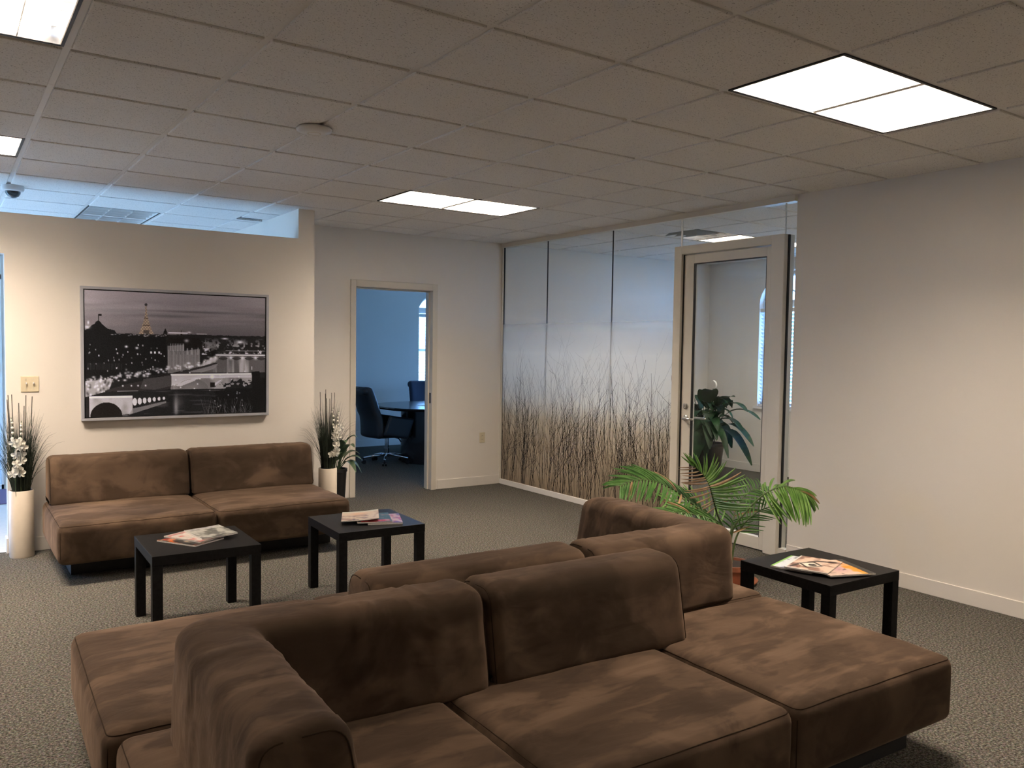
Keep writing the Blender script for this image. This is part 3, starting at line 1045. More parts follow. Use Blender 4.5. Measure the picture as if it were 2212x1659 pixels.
def seat(parent, u0, u1, v0, v1, seed, r=.045):
    sx, sy, sz = u1 - u0 - .006, v1 - v0 - .006, SZ - SB
    cx, cy, cz = (u0 + u1) / 2, (v0 + v1) / 2, (SZ + SB) / 2

    def df(p):
        x, y, z = p
        ex = max(0, 1 - (2 * abs(x) / sx) ** 4); ey = max(0, 1 - (2 * abs(y) / sy) ** 4)
        zz = z
        if z > 0:
            zz += .012 * ex * ey + .004 * nz((x, y, 0), 5, seed) + .0022 * nz((x, y * 2.4, 0), 14, seed)
        k = 1 - (2 * z / sz) ** 2
        if abs(x) > sx * .4: x += math.copysign(.008 * k * ey, x)
        if abs(y) > sy * .4: y += math.copysign(.008 * k * ex, y)
        return (x + cx, y + cy, zz + cz)
    s_ = rbox(sx, sy, sz, r, 18, 5, df).build('seat', 'suede', parent, smooth=True)
    # piping along the top edge and down the corners, a sub-part of the seat
    mb = MB()
    hx, hy, hz = sx / 2 - r, sy / 2 - r, sz / 2 - r
    c45 = r * math.sqrt(.5)
    loop = []

    def side(ax_, ay_, bx2, by2, nx_, ny_):
        for k in range(1, 16):
            w_ = k / 16
            loop.append(df((ax_ + (bx2 - ax_) * w_ + nx_ * c45, ay_ + (by2 - ay_) * w_ + ny_ * c45, hz + c45)))

    def crn(px_, py_, a0):
        for k in range(6):
            a_ = a0 + PI / 2 * k / 5
            loop.append(df((px_ + c45 * math.cos(a_), py_ + c45 * math.sin(a_), hz + c45)))
    crn(-hx, -hy, PI); side(-hx, -hy, hx, -hy, 0, -1)
    crn(hx, -hy, 1.5 * PI); side(hx, -hy, hx, hy, 1, 0)
    crn(hx, hy, 0); side(hx, hy, -hx, hy, 0, 1)
    crn(-hx, hy, PI / 2); side(-hx, hy, -hx, -hy, -1, 0)
    mb.tube(loop, .0019, 5, closed=True)
    for ax_, ay_ in ((-1, -1), (1, -1), (1, 1), (-1, 1)):
        mb.tube([df((ax_ * (hx + c45), ay_ * (hy + c45), -hz + 2 * hz * k / 6)) for k in range(7)], .0019, 5)
    mb.build('piping', 'pipe', s_, smooth=True)
    return s_


def round_poly(pts, rads, seg=6):
    out = []
    n = len(pts)
    for i in range(n):
        p0, p1, p2 = Vector(pts[i - 1]), Vector(pts[i]), Vector(pts[(i + 1) % n])
        a, c = (p0 - p1).normalized(), (p2 - p1).normalized()
        r = rads[i]
        ang = a.angle(c)
        t_ = min(r / math.tan(ang / 2), .49 * (p0 - p1).length, .49 * (p2 - p1).length)
        s_, e_ = p1 + a * t_, p1 + c * t_
        for k in range(seg + 1):
            w_ = k / seg
            out.append(tuple((1 - w_) ** 2 * s_ + 2 * w_ * (1 - w_) * p1 + w_ * w_ * e_))
    return out


TH = .30
PROF = round_poly([(0.0, SZ - .012), (TH, SZ - .012), (.235, .722), (.015, .715)], [.02, .03, .085, .07])
# subdivide long edges
PP = []
for k in range(len(PROF)):
    a, c = Vector(PROF[k]), Vector(PROF[(k + 1) % len(PROF)])
    m_ = max(1, int((c - a).length / .03))
    for q in range(m_):
        PP.append(tuple(a + (c - a) * q / m_))
PROF = PP
pc = Vector((sum(p[0] for p in PROF) / len(PROF), sum(p[1] for p in PROF) / len(PROF)))


def inset(k, amt):
    a, c, e = Vector(PROF[k - 1]), Vector(PROF[k]), Vector(PROF[(k + 1) % len(PROF)])
    t_ = (e - a).normalized()
    nrm = Vector((t_.y, -t_.x))         # outward for counter-clockwise profile
    return c - nrm * amt


def block(parent, stations, seed, name='back_cushion', wrinkle=1.0, wr_axis=None):
    """stations: list of (fn(d)->(u,v), inset); the profile is swept through them"""
    n = len(PROF)
    mb = MB()
    sp_, last = 0.0, None
    for fn, ins in stations:
        cpos = Vector((*fn(TH * .4), 0))
        if last is not None: sp_ += (cpos - last).length
        last = cpos
        msk = max(0.0, min(1.0, (noise.noise(Vector((sp_ * 2.6, seed, 0))) + .08) * 3))
        for k in range(n):
            d_, z = inset(k, ins)
            u, v_ = fn(d_)
            amp = .0035 * nz((u, v_, z), 5, seed) + .0022 * wrinkle * nz((u * 2.5, v_ * 2.5, z * .8), 9, seed)
            rd = 1 - abs(noise.noise(Vector((sp_ * 17 + 1.2 * nz((u, v_, z), 6, seed), d_ * 5 + seed, z * 4))))
            amp += .0040 * wrinkle * msk * (rd ** 4 - .4) * (1 if ins == 0 else .3)
            dd = Vector((d_, z)) - pc
            dd.normalize()
            if z > SZ + .03:
                u2, v2 = fn(d_ + dd.x * amp)
                u, v_, z = u2, v2, z + dd.y * amp
            mb.v.append((u, v_, z))
    S_ = len(stations)
    for i in range(S_ - 1):
        for k in range(n):
            mb.f.append((i * n + k, i * n + (k + 1) % n, (i + 1) * n + (k + 1) % n, (i + 1) * n + k))
    mb.f.append(tuple(range(n - 1, -1, -1)))
    mb.f.append(tuple((S_ - 1) * n + k for k in range(n)))
    o = mb.build(name, 'suede', parent, smooth=True)
    for fn, ins in (stations[2], stations[-3]):
        pb = MB()
        pts = []
        for k in range(n):
            d_, z = inset(k, ins - .0015)
            if z > SZ + .005:
                pts.append((*fn(d_), z))
        # open polyline around the visible rim: start after the base gap
        zs = [p[2] for p in pts]
        st = min(range(len(pts)), key=lambda q: (pts[q][2], q))
        j_ = max(range(len(pts)), key=lambda q: (Vector(pts[q]) - Vector(pts[q - 1])).length)
        pts = pts[j_:] + pts[:j_]
        pb.tube(pts, .0020, 5)
        pb.build('piping', 'pipe', o, smooth=True)
    return o


RE = .045


def ends(length):
    """(offset along, inset) for a straight run with rounded ends"""
    st = []
    for k in range(6):
        a_ = PI / 2 * k / 5
        st.append((RE * (1 - math.sin(a_)) if False else RE * (1 - math.cos(a_)), RE * (1 - math.sin(a_))))
    n = max(4, int((length - 2 * RE) / .017))
    mid = [(RE + (length - 2 * RE) * k / n, 0.0) for k in range(1, n)]
    return st + mid + [(length - s_, i_) for s_, i_ in reversed(st)]


def straight(parent, u0, u1, vback, sgn, seed):
    """cushion along u; back at v=vback; front towards sgn*v"""
    l = u1 - u0
    stn = []
    for s_, i_ in ends(l):
        uu = u0 + s_ if sgn > 0 else u1 - s_
        stn.append(((lambda d_, uu=uu: (uu, vback + sgn * d_)), i_))
    return block(parent, stn, seed)


def corner_block(parent, u_free, u_out, vback, sgn, v_end, seed):
    """L cushion: runs along u from u_free to the outer corner u_out, then along v to v_end on the front side"""
    su = 1 if u_out > u_free else -1       # direction of travel along u
    piv = (u_out - su * TH, vback + sgn * TH)
    l1 = abs(u_out - u_free) - TH
    l2 = abs(v_end - vback) - TH
    e1 = [s_ for s_ in ends(l1 + 2 * RE) if s_[0] <= l1 + .0 - .02]
    stn = []
    for s_, i_ in e1:
        stn.append(((lambda d_, s_=s_: (u_free + su * s_, vback + sgn * d_)), i_))
    p = .36
    K = 14
    for k in range(K + 1):
        a_ = PI / 2 * k / K
        cx_, sy_ = math.sin(a_) ** p if k else 0.0, math.cos(a_) ** p if k < K else 0.0
        stn.append(((lambda d_, cx_=cx_, sy_=sy_: (piv[0] + su * (TH - d_) * cx_, piv[1] - sgn * (TH - d_) * sy_)), 0.0))
    for s_, i_ in reversed([x for x in ends(l2 + 2 * RE) if x[0] <= l2 - .02]):
        stn.append(((lambda d_, s_=s_: (u_out - su * d_, v_end - sgn * s_)), i_))
    if su * sgn < 0:
        stn = stn[::-1]
    return block(parent, stn, seed, wrinkle=1.9)


# sofa by the wall
ws = empty('sofa', (1.54, 6.37, 0), 0, 'brown suede two-seat sofa against the partition wall under the framed print', 'sofa')
seat(ws, -.97, 0, -.505, .50, 1.3)
seat(ws, 0, .975, -.505, .50, 2.7)
straight(ws, -.945, -.008, .525, -1, 3.3)
straight(ws, .002, .965, .525, -1, 4.1)
MB().box(-.87, .915, -.235, .40, 0, SB + .01).build('plinth', 'plinth', ws, bevel=.003)
# island: two sofas back to back
IR = R(-1.7)
s1 = empty('sofa', (2.26, 2.60, 0), IR, 'brown suede corner sofa in the foreground facing the viewer', 'sofa')
for k, (a, c) in enumerate(((-1.865, -.91), (-.91, .022), (.022, .955))):
    seat(s1, a, c, -.95, -.004, 5.5 + k)
straight(s1, -.728, .172, -.008, -1, 6.6)
corner_block(s1, -.742, -1.735, -.008, -1, -.955, 7.7)
MB().box(-1.75, .835, -.83, -.10, 0, SB + .01).build('plinth', 'plinth', s1, bevel=.003)
s2 = empty('sofa', (2.26, 2.60, 0), IR, 'brown suede corner sofa behind the foreground one, turned towards the back wall', 'sofa')
for k, (a, c) in enumerate(((-1.895, -.93), (-.93, .02), (.02, .985))):
    seat(s2, a, c, .004, 1.05, 8.8 + k)
straight(s2, -1.05, -.085, .012, 1, 9.9)
corner_block(s2, -.06, .825, .004, 1, .985, 10.3)
MB().box(-1.75, .85, .12, .93, 0, SB + .01).build('plinth', 'plinth', s2, bevel=.003)

# ------------------------------------------------------------------ side tables
def side_table(x, y, rz, label):
    t_ = empty('side_table', (x, y, 0), rz, label, 'table', 'black square side tables')
    MB().box(-.275, .275, -.275, .275, .40, .45).build('tabletop', 'table', t_, bevel=.0015)
    for a_ in (-1, 1):
        for c_ in (-1, 1):
            x0 = a_ * .274 if a_ < 0 else a_ * .274 - .05
            y0 = c_ * .274 if c_ < 0 else c_ * .274 - .05
            MB().box(x0, x0 + .05, y0, y0 + .05, 0, .40).build('leg', 'table', t_, bevel=.001)
    return t_


side_table(1.137, 4.778, R(-1.2), 'black square side table at the left in front of the wall sofa')
side_table(2.150, 4.795, R(-1.8), 'black square side table between the wall sofa and the island sofas')
side_table(3.668, 2.594, R(-1.6), 'black square side table at the right beside the long brown seat')


# ------------------------------------------------------------------ printed grids
def print_grid(name, img, w, h, mname, parent, mtx, bend=None):
    """img: rows top to bottom, linear rgb; lies in local xy, x right, y up"""
    ny, nx = img.shape[:2]
    xs = np.linspace(-w / 2, w / 2, nx); ys = np.linspace(h / 2, -h / 2, ny)
    X, Y = np.meshgrid(xs, ys)
    Z = np.zeros_like(X) if bend is None else bend(X, Y)
    co = np.stack([X, Y, Z], -1).reshape(-1, 3)
    i = np.arange(ny * nx).reshape(ny, nx)
    f = np.stack([i[:-1, :-1], i[1:, :-1], i[1:, 1:], i[:-1, 1:]], -1).reshape(-1, 4)
    me = bpy.data.meshes.new(name)
    me.vertices.add(len(co)); me.vertices.foreach_set('co', co.ravel())
    me.loops.add(f.size); me.loops.foreach_set('vertex_index', f.ravel())
    me.polygons.add(len(f)); me.polygons.foreach_set('loop_start', np.arange(0, f.size, 4)); me.polygons.foreach_set('loop_total', np.full(len(f), 4))
    me.update(calc_edges=True)
    ca = me.color_attributes.new('print', 'FLOAT_COLOR', 'POINT')
    rgba = np.ones((ny * nx, 4)); rgba[:, :3] = img.reshape(-1, 3)
    ca.data.foreach_set('color', rgba.ravel())
    me.materials.append(M[mname])
    return obj_of(me, name, parent, mtx)


def lin(a):
    a = np.asarray(a, float)
    return np.where(a <= .04045, a / 12.92, ((a + .055) / 1.055) ** 2.4)


class Paint:
    def __init__(s, nx, ny, seed=1):
        s.nx, s.ny = nx, ny
        s.U, s.V = np.meshgrid(np.linspace(0, 1, nx), np.linspace(0, 1, ny))
        s.a = np.zeros((ny, nx, 3))
        s.rng = np.random.default_rng(seed)

    def noise(s, gx, gy, oct=3):
        out = np.zeros((s.ny, s.nx)); amp = 1.0; tot = 0
        for o_ in range(oct):
            g = s.rng.random((gy + 2, gx + 2))
            x = s.U * gx; y = s.V * gy
            xi, yi = x.astype(int), y.astype(int)
            fx, fy = x - xi, y - yi
            fx = fx * fx * (3 - 2 * fx); fy = fy * fy * (3 - 2 * fy)
            out += amp * ((g[yi, xi] * (1 - fx) + g[yi, xi + 1] * fx) * (1 - fy) + (g[yi + 1, xi] * (1 - fx) + g[yi + 1, xi + 1] * fx) * fy)
            tot += amp; amp *= .5; gx *= 2; gy *= 2
        return out / tot

    def poly(s, pts, col, al=1.0):
        ins = np.zeros((s.ny, s.nx), bool)
        n = len(pts)
        for i in range(n):
            (x0, y0), (x1, y1) = pts[i], pts[(i + 1) % n]
            c_ = (y0 > s.V) != (y1 > s.V)
            xx = (x1 - x0) * (s.V - y0) / ((y1 - y0) if y1 != y0 else 1e-9) + x0
            ins ^= c_ & (s.U < xx)
        s.mix(ins * al, col)

    def rect(s, u0, u1, v0, v1, col, al=1.0):
        s.mix(((s.U >= u0) & (s.U <= u1) & (s.V >= v0) & (s.V <= v1)) * al, col)

    def mix(s, m_, col):
        m_ = np.clip(m_, 0, 1)[..., None]
        s.a = s.a * (1 - m_) + np.asarray(col) * m_

    def blob(s, u, v_, ru, rv, col, al=1.0, hard=False):
        d_ = ((s.U - u) / ru) ** 2 + ((s.V - v_) / rv) ** 2
        s.mix((d_ < 1) * al if hard else np.exp(-d_ * 1.5) * al, col)

    def line(s, pts, w_, col, al=1.0, asp=1.4):
        for (x0, y0), (x1, y1) in zip(pts[:-1], pts[1:]):
            dx, dy = (x1 - x0) * asp, y1 - y0
            l2 = dx * dx + dy * dy + 1e-12
            t_ = np.clip((((s.U - x0) * asp) * dx + (s.V - y0) * dy) / l2, 0, 1)
            d_ = np.hypot((s.U - x0) * asp - t_ * dx, s.V - y0 - t_ * dy)
            s.mix(np.clip(1.5 - d_ / w_, 0, 1) * al, col)


def g3(v_, warm=.03):
    return (v_ + warm * .4, v_, v_ - warm * .2)


def city_print(nx=440, ny=312):
    p = Paint(nx, ny, 4)
    V, U = p.V, p.U
    sky = .60 - .72 * V + .05 * (1 - U) - .04 * U
    streak = p.noise(3, 26, 3)
    sky += (streak - .5) * .22 * np.clip(1 - abs(V - .17) / .16, 0, 1)
    sky = np.maximum(sky, .27)
    p.a[:] = sky[..., None] * np.array([1.06, 1.0, 1.0])
    p.blob(.10, .155, .28, .018, g3(.50), .55); p.blob(.30, .165, .35, .010, g3(.47), .4)
    p.blob(.60, .145, .35, .012, g3(.24), .5); p.blob(.45, .185, .25, .014, g3(.30), .5)
    # far skyline
    prof = p.noise(40, 1, 3)
    p.mix((V > .335 + .018 * (prof - .5)) * 1.0, g3(.10, .01))
    # lattice tower
    base, top, u0 = .335, .105, .315
    t_ = np.clip((base - V) / (base - top), 0, 1)
    hw = .037 * (1 - t_) ** 2.1 + .0035
    tw = (abs(U - u0) < hw) & (V > top) & (V < base)
    p.mix(tw * .85, (.50, .43, .36))
    p.mix((tw & (np.sin((V * 260)) * np.sin((U - u0) * 420) > .25)) * .6, (.80, .70, .55))
    p.mix(((abs(U - u0) < .016) & (V > .305) & (V < base)) * .7, g3(.16))
    p.rect(u0 - .018, u0 + .018, .262, .268, (.25, .2, .17)); p.rect(u0 - .012, u0 + .012, .205, .21, (.28, .22, .18))
    p.blob(u0, .098, .008, .012, g3(.16), .9, True)
    # left dome and dark blocks
    dome = [(0, .315), (.02, .30), (.035, .275), (.05, .262), (.055, .248), (.068, .235), (.08, .248), (.085, .262), (.10, .28), (.115, .30), (.15, .31), (.16, .335), (.42, .36), (.43, .66), (0, .72)]
    p.poly(dome, g3(.065, .0))
    p.line([(.0695, .24), (.0695, .19)], .003, g3(.05)); p.rect(.0695, .086, .186, .202, g3(.09))
    p.blob(.018, .255, .006, .016, g3(.92), 1); p.blob(.012, .29, .018, .016, g3(.85), .9)
    p.poly([(.40, .36), (.41, .31), (.418, .285), (.426, .31), (.435, .36)], g3(.07))
    p.poly([(.50, .34), (.506, .295), (.512, .34)], g3(.08))
    for k in range(26):
        p.blob(p.rng.uniform(.12, .45), .345 + p.rng.normal(0, .006), .006, .0035, g3(.72), .8)
    p.rect(.435, .54, .318, .325, g3(.85), .9); p.rect(.59, .65, .322, .329, g3(.75), .8); p.blob(.55, .315, .012, .008, g3(.9), .9)
    # lit windows of the dark blocks
    for k in range(46):
        u, v_ = p.rng.uniform(.005, .41), p.rng.uniform(.42, .64)
        p.rect(u, u + .005, v_, v_ + .012, g3(p.rng.uniform(.25, .95)), .8)
    for u, v_ in ((.21, .44), (.265, .45)): p.blob(u, v_, .009, .011, g3(.95), 1)
    for u in (.335, .357, .38): p.rect(u, u + .009, .478, .492, g3(.9))
    for k in range(24):
        p.rect(.01 + k * .0075, .0125 + k * .0075, .575, .625, g3(.22), .6)
    # lit palace block
    p.poly([(.43, .43), (.52, .42), (.52, .47), (.61, .45), (.61, .60), (.45, .655), (.43, .655)], g3(.40))
    for k in range(22):
        u = .435 + k * .0082
        p.rect(u, u + .003, .46 + .02 * (k % 3), .60, g3(.62), .55)
    for k in range(9): p.rect(.445 + k * .009, .448 + k * .009, .41, .47, g3(.75), .7)
    for u in (.54, .565, .60): p.poly([(u - .006, .50), (u, .40), (u + .006, .50)], g3(.58), .8)
    p.poly([(.42, .42), (.435, .36), (.60, .36), (.64, .43), (.63, .50), (.615, .44), (.53, .45), (.52, .41), (.44, .40)], g3(.08), .9)
    p.blob(.535, .385, .014, .016, g3(.75), .8)
    # distant right city
    n2 = p.noise(70, 50, 2)
    m_ = (U > .62) & (V > .36) & (V < .50)
    p.mix(m_ * np.clip((n2 - .50) * 5, 0, 1) * np.clip((V - .35) * 9, 0, 1), g3(.82))
    p.poly([(.64, .40), (.70, .39), (.71, .46), (.64, .44)], g3(.42), .7)
    p.blob(.755, .362, .022, .008, g3(.88), 1); p.blob(.845, .39, .022, .016, g3(.95), 1)
    # river and bridges on the right
    p.poly([(.70, .49), (1, .49), (1, .65), (.50, .65), (.62, .60)], g3(.34))
    m_ = (U > .68) & (V > .52) & (V < .65)
    vs = p.noise(46, 3, 2)
    p.mix(m_ * np.clip((vs - .5) * 3.2, 0, 1) * .9, g3(.72))
    p.rect(.70, 1, .497, .507, g3(.93)); p.rect(.72, 1, .515, .522, g3(.65), .8)
    for u in (.79, .86, .94):
        p.blob(u, .525, .012, .018, g3(.9), .9)
    for u in (.745, .825, .90, .975): p.blob(u, .53, .026, .014, g3(.16), .75, True)
    for u in (.745, .83, .91): p.blob(u, .475, .03, .01, g3(.14), .8, True)
    p.rect(.76, 1, .463, .469, g3(.55), .8)
    # trees and lamps on the quay
    p.blob(.685, .485, .02, .05, g3(.05), 1)
    p.line([(.62, .60), (.66, .565), (.70, .53)], .018, g3(.80), .85)
    for k in range(150):
        t_ = p.rng.random()
        u = .0 + .70 * t_
        v_ = np.interp(u, [0, .1, .25, .42, .6, .7], [.715, .705, .665, .625, .585, .525]) + p.rng.normal(0, .014)
        p.blob(u, v_, p.rng.uniform(.004, .011), p.rng.uniform(.005, .013), g3(p.rng.uniform(.75, 1.0)), p.rng.uniform(.4, .95))
    p.poly([(.0, .715), (.14, .70), (.12, .78), (.06, .84), (0, .84)], g3(.74), .8)
    for k in range(40):
        p.blob(p.rng.uniform(0, .13), p.rng.uniform(.70, .84), .007, .012, g3(p.rng.choice([.2, .95])), .7)
    # dark quay wall and water
    p.poly([(.10, .79), (.20, .745), (.45, .665), (.70, .565), (.72, .575), (.66, .625), (.46, .67), (.45, .78), (.40, .80), (.10, .82)], g3(.16))
    p.poly([(.30, .70), (.45, .675), (.45, .76), (.36, .79), (.28, .78)], g3(.27), .8)
    p.poly([(.54, .645), (.66, .60), (.72, .57), (.69, .62), (.62, .65)], g3(.50), .9)
    # central bridge
    p.poly([(.45, .74), (.60, .68), (.92, .68), (.92, .80), (.44, .83)], g3(.45))
    p.mix(((U > .46) & (U < .92) & (V > .69) & (V < .82)) * np.clip((p.noise(24, 2, 2) - .45) * 3, 0, 1) * .7, g3(.68))
    p.poly([(.45, .665), (.92, .660), (.92, .695), (.62, .70), (.52, .735), (.45, .76)], g3(.80), .9)
    p.line([(.45, .668), (.92, .662)], .006, g3(.97))
    p.blob(.57, .78, .085, .075, g3(.38), .8, True); p.blob(.56, .785, .075, .06, g3(.56), .5)
    p.poly([(.47, .76), (.53, .715), (.60, .695), (.58, .72), (.50, .765)], g3(.86), .8)
    p.blob(.68, .69, .013, .022, g3(.97), 1)
    p.poly([(.68, .755), (.72, .72), (.74, .71), (.70, .76)], g3(.8), .8)
    p.rect(.668, .695, .735, .775, g3(.08))
    for k in range(14): p.blob(p.rng.uniform(.45, .9), p.rng.uniform(.60, .80), .005, .007, g3(.95), .9)
    # dark near water
    p.poly([(.10, .80), (.45, .79), (.92, .79), (1, .80), (1, 1), (0, 1), (0, .84)], g3(.105, .0))
    for u in (.19, .235, .31, .27): p.blob(u, .755, .005, .008, g3(.95), 1)
    p.rect(.16, .27, .795, .80, g3(.75), .8)
    p.mix(((U > .3) & (V > .80)) * np.clip((p.noise(10, 60, 2) - .56) * 4, 0, 1) * .35, g3(.42))
    p.blob(.475, .93, .014, .10, g3(.62), .8); p.blob(.49, .90, .03, .06, g3(.36), .5)
    # near bridge lower left
    p.poly([(.02, .835), (.24, .835), (.24, .98), (.19, .985), (.18, 1), (.02, 1)], g3(.72))
    p.rect(.02, .24, .835, .85, g3(.97))
    p.mix(((U > .02) & (U < .24) & (V > .85)) * np.clip((p.noise(20, 14, 2) - .45) * 3, 0, 1) * .5, g3(.45))
    d_ = ((U - .105) / .082) ** 2 + ((V - 1.0) / .115) ** 2
    p.mix((d_ < 1) * 1.0, g3(.07)); p.rect(0, .02, .84, 1, g3(.12), .9)
    for k in range(7):
        u = .252 + k * .026
        p.blob(u, .885 - .004 * k, .0115 - .0008 * k, .030 - .003 * k, g3(.88), .95, True)
    p.poly([(.24, .94), (.42, .885), (.42, .90), (.22, .99)], g3(.55), .7)
    # tree and chimney at right
    tn = p.noise(60, 60, 3)
    d_ = ((U - .84) / .16) ** 2 + ((V - .93) / .20) ** 2
    p.mix((d_ + (tn - .5) * 1.5 < 1) * .92, g3(.055, 0))
    for k in range(90):
        u = p.rng.uniform(.64, .92); v_ = p.rng.uniform(.86, 1.0)
        p.line([(u, 1.02), (u + p.rng.normal(0, .02), v_)], .0012, g3(p.rng.uniform(.2, .55)), .5)
    for k in range(12): p.blob(p.rng.uniform(.64, .9), p.rng.uniform(.78, .95), .004, .006, g3(.8), .8)
    p.poly([(.915, .645), (.965, .64), (.968, .70), (1, .70), (1, 1), (.925, 1)], g3(.055, 0))
    p.rect(.915, .92, .60, .63, g3(.9), .7)
    p.a += p.rng.normal(0, .016, p.a.shape[:2])[..., None]
    return lin(np.clip(p.a * 1.10 + .02, .02, 1)) * np.array([.92, 1.0, 1.22])


# framed print on the partition
pf = empty('framed_print', (1.540, YP - .001, 1.443), 0, 'large silver-framed black and white night city print on the partition wall', 'picture')
FW, FH = .698, .502
b = MB()
b.box(-FW, FW, -.042, -.002, -FH, -FH + .020); b.box(-FW, FW, -.042, -.002, FH - .020, FH)
b.box(-FW, -FW + .020, -.042, -.002, -FH + .020, FH - .020); b.box(FW - .020, FW, -.042, -.002, -FH + .020, FH - .020)
b.build('frame', 'frame', pf, bevel=.0015)
b = MB().box(-FW + .02, FW - .02, -.022, -.006, -FH + .02, FH - .02)
b.build('backing', 'seal', pf)
print_grid('canvas_print', city_print(), 2 * (FW - .027), 2 * (FH - .027), 'printm', pf, Matrix.Translation((0, -.032, 0)) @ Matrix.Rotation(PI / 2, 4, 'X'))
b = MB()
for q in (-1, 1):
    b.box(q * (FW - .027) - .0005, q * (FW - .027) + .0005, -.032, -.022, -FH + .027, FH - .027)
    b.box(-FW + .027, FW - .027, -.032, -.022, q * (FH - .027) - .0005, q * (FH - .027) + .0005)
b.build('canvas_edge', 'seal', pf)

# switch plate and outlet
sp = empty('light_switch', (.516, YP, 1.221), 0, 'ivory double toggle light switch on the partition beside the opening', 'switch')
MB().box(-.057, .057, -.006, 0, -.057, .057).build('plate', 'ivory', sp, bevel=.003)
for q in (-1, 1):
    MB().box(q * .023 - .004, q * .023 + .004, -.020, -.005, .0, .013).build('toggle', 'plastic', sp, bevel=.001)
    MB().box(q * .023 - .006, q * .023 + .006, -.0065, -.0055, -.013, .013).build('toggle_slot', 'ivory', sp)
    for z in (-.03, .03):
        MB().lathe([(.003, 0), (.003, .0015)], (q * .023, 0, 0), n=8).build('screw', 'steel', sp).matrix_local = Matrix.Translation((0, -.0055, z)) @ Matrix.Rotation(PI / 2, 4, 'X')
ou = empty('wall_outlet', (4.908, YB, .531), 0, 'ivory wall outlet low on the back wall', 'outlet')
MB().box(-.035, .035, -.006, 0, -.057, .057).build('plate', 'ivory', ou, bevel=.003)
for q in (-1, 1):
    MB().box(-.016, .016, -.0085, -.005, q * .021 - .014, q * .021 + .014).build('socket', 'ivory', ou, bevel=.004)
    for a_ in (-.006, .006):
        MB().box(a_ - .001, a_ + .001, -.0088, -.008, q * .021 - .003, q * .021 + .006).build('slot', 'dark', ou)


# ------------------------------------------------------------------ magazines
def cover(style, seed, nx=44, ny=58):
    p = Paint(nx, ny, seed)
    n1 = p.noise(5, 6, 3); n2 = p.noise(9, 12, 3)
    p.a[:] = .85
    if style == 'black_orange':
        p.a[:] = .07
        p.mix(np.clip((n1 - .56) * 8, 0, 1), (.86, .42, .16)); p.mix(np.clip((n2 - .64) * 8, 0, 1), (.80, .70, .60))
        p.blob(.18, .12, .10, .07, (.85, .25, .12), 1, True); p.blob(.18, .12, .05, .03, (.07, .07, .07), 1, True)
        p.blob(.5, .10, .12, .06, (.9, .55, .2), .9, True); p.rect(.3, .95, .9, .93, (.8, .8, .8))
    elif style == 'cream_red':
        p.a[:] = (.88, .84, .80)
        p.mix(np.clip((n1 - .55) * 6, 0, 1) * (p.U < .5), (.80, .30, .26)); p.rect(.05, .95, .05, .13, (.72, .2, .2), .5)
    elif style == 'grey_scene':
        p.a[:] = (.80, .80, .76)
        p.mix(np.clip((n1 - .5) * 5, 0, 1), (.45, .45, .42)); p.mix(np.clip((n2 - .62) * 8, 0, 1), (.20, .20, .19)); p.rect(.05, .9, .04, .12, (.75, .72, .80), .7)
    elif style == 'peach_scene':
        p.a[:] = (.87, .80, .72)
        p.mix(np.clip((n1 - .5) * 5, 0, 1) * np.clip(p.V * 1.6, 0, 1), (.62, .48, .44)); p.mix(np.clip((n2 - .60) * 8, 0, 1) * (p.V > .5), (.32, .26, .34))
        p.blob(.45, .3, .3, .15, (.90, .68, .52), .8); p.rect(0, 1, 0, .1, (.80, .82, .76))
    elif style == 'teal_red':
        p.a[:] = (.22, .36, .36)
        p.rect(.1, .95, .75, .95, (.78, .16, .18)); p.mix(np.clip((n2 - .58) * 8, 0, 1), (.70, .55, .50))
    elif style == 'pink_violet':
        p.a[:] = (.82, .70, .66)
        p.mix(np.clip((n1 - .5) * 6, 0, 1), (.34, .22, .46)); p.mix(np.clip((n2 - .6) * 8, 0, 1), (.75, .20, .32)); p.blob(.55, .4, .12, .16, (.92, .90, .92), .9)
    elif style == 'blue_white':
        p.a[:] = (.84, .86, .88)
        p.rect(.15, .9, .06, .2, (.28, .28, .34), .6); p.mix(np.clip((n2 - .6) * 8, 0, 1), (.40, .40, .48)); p.rect(0, .05, 0, 1, (.5, .72, .25))
    elif style == 'portrait':
        p.a[:] = (.84, .74, .66)
        p.mix(np.clip((n1 - .52) * 7, 0, 1), (.52, .38, .32))
        p.line([(.1, .9), (.25, .5), (.5, .25), (.9, .15)], .04, (.12, .09, .08)); p.blob(.45, .58, .26, .20, (.90, .85, .78), 1, True)
        p.line([(.2, .58), (.45, .36), (.72, .56), (.45, .80), (.2, .58)], .025, (.14, .11, .10))
        p.blob(.5, .58, .10, .075, (.10, .08, .08), 1, True); p.rect(.0, .04, 0, 1, (.9, .9, .88)); p.rect(0, 1, .97, 1, (.9, .9, .88))
    elif style == 'orange_letters':
        p.a[:] = (.82, .72, .66)
        p.mix(np.clip((n1 - .45) * 5, 0, 1) * (p.U > .62), (.90, .60, .16)); p.rect(.86, 1, 0, 1, (.07, .07, .07))
        p.blob(.45, .6, .2, .22, (.72, .52, .60), .7); p.mix(np.clip((n2 - .60) * 9, 0, 1) * (p.U < .6), (.16, .12, .12))
        for k in range(7): p.line([(.66 + .05 * (k % 2), .08 + .12 * k), (.84, .12 + .12 * k)], .03, (.92, .55, .10))
    p.a += p.rng.normal(0, .015, p.a.shape[:2])[..., None]
    return lin(np.clip(p.a, .02, .95)) * .72


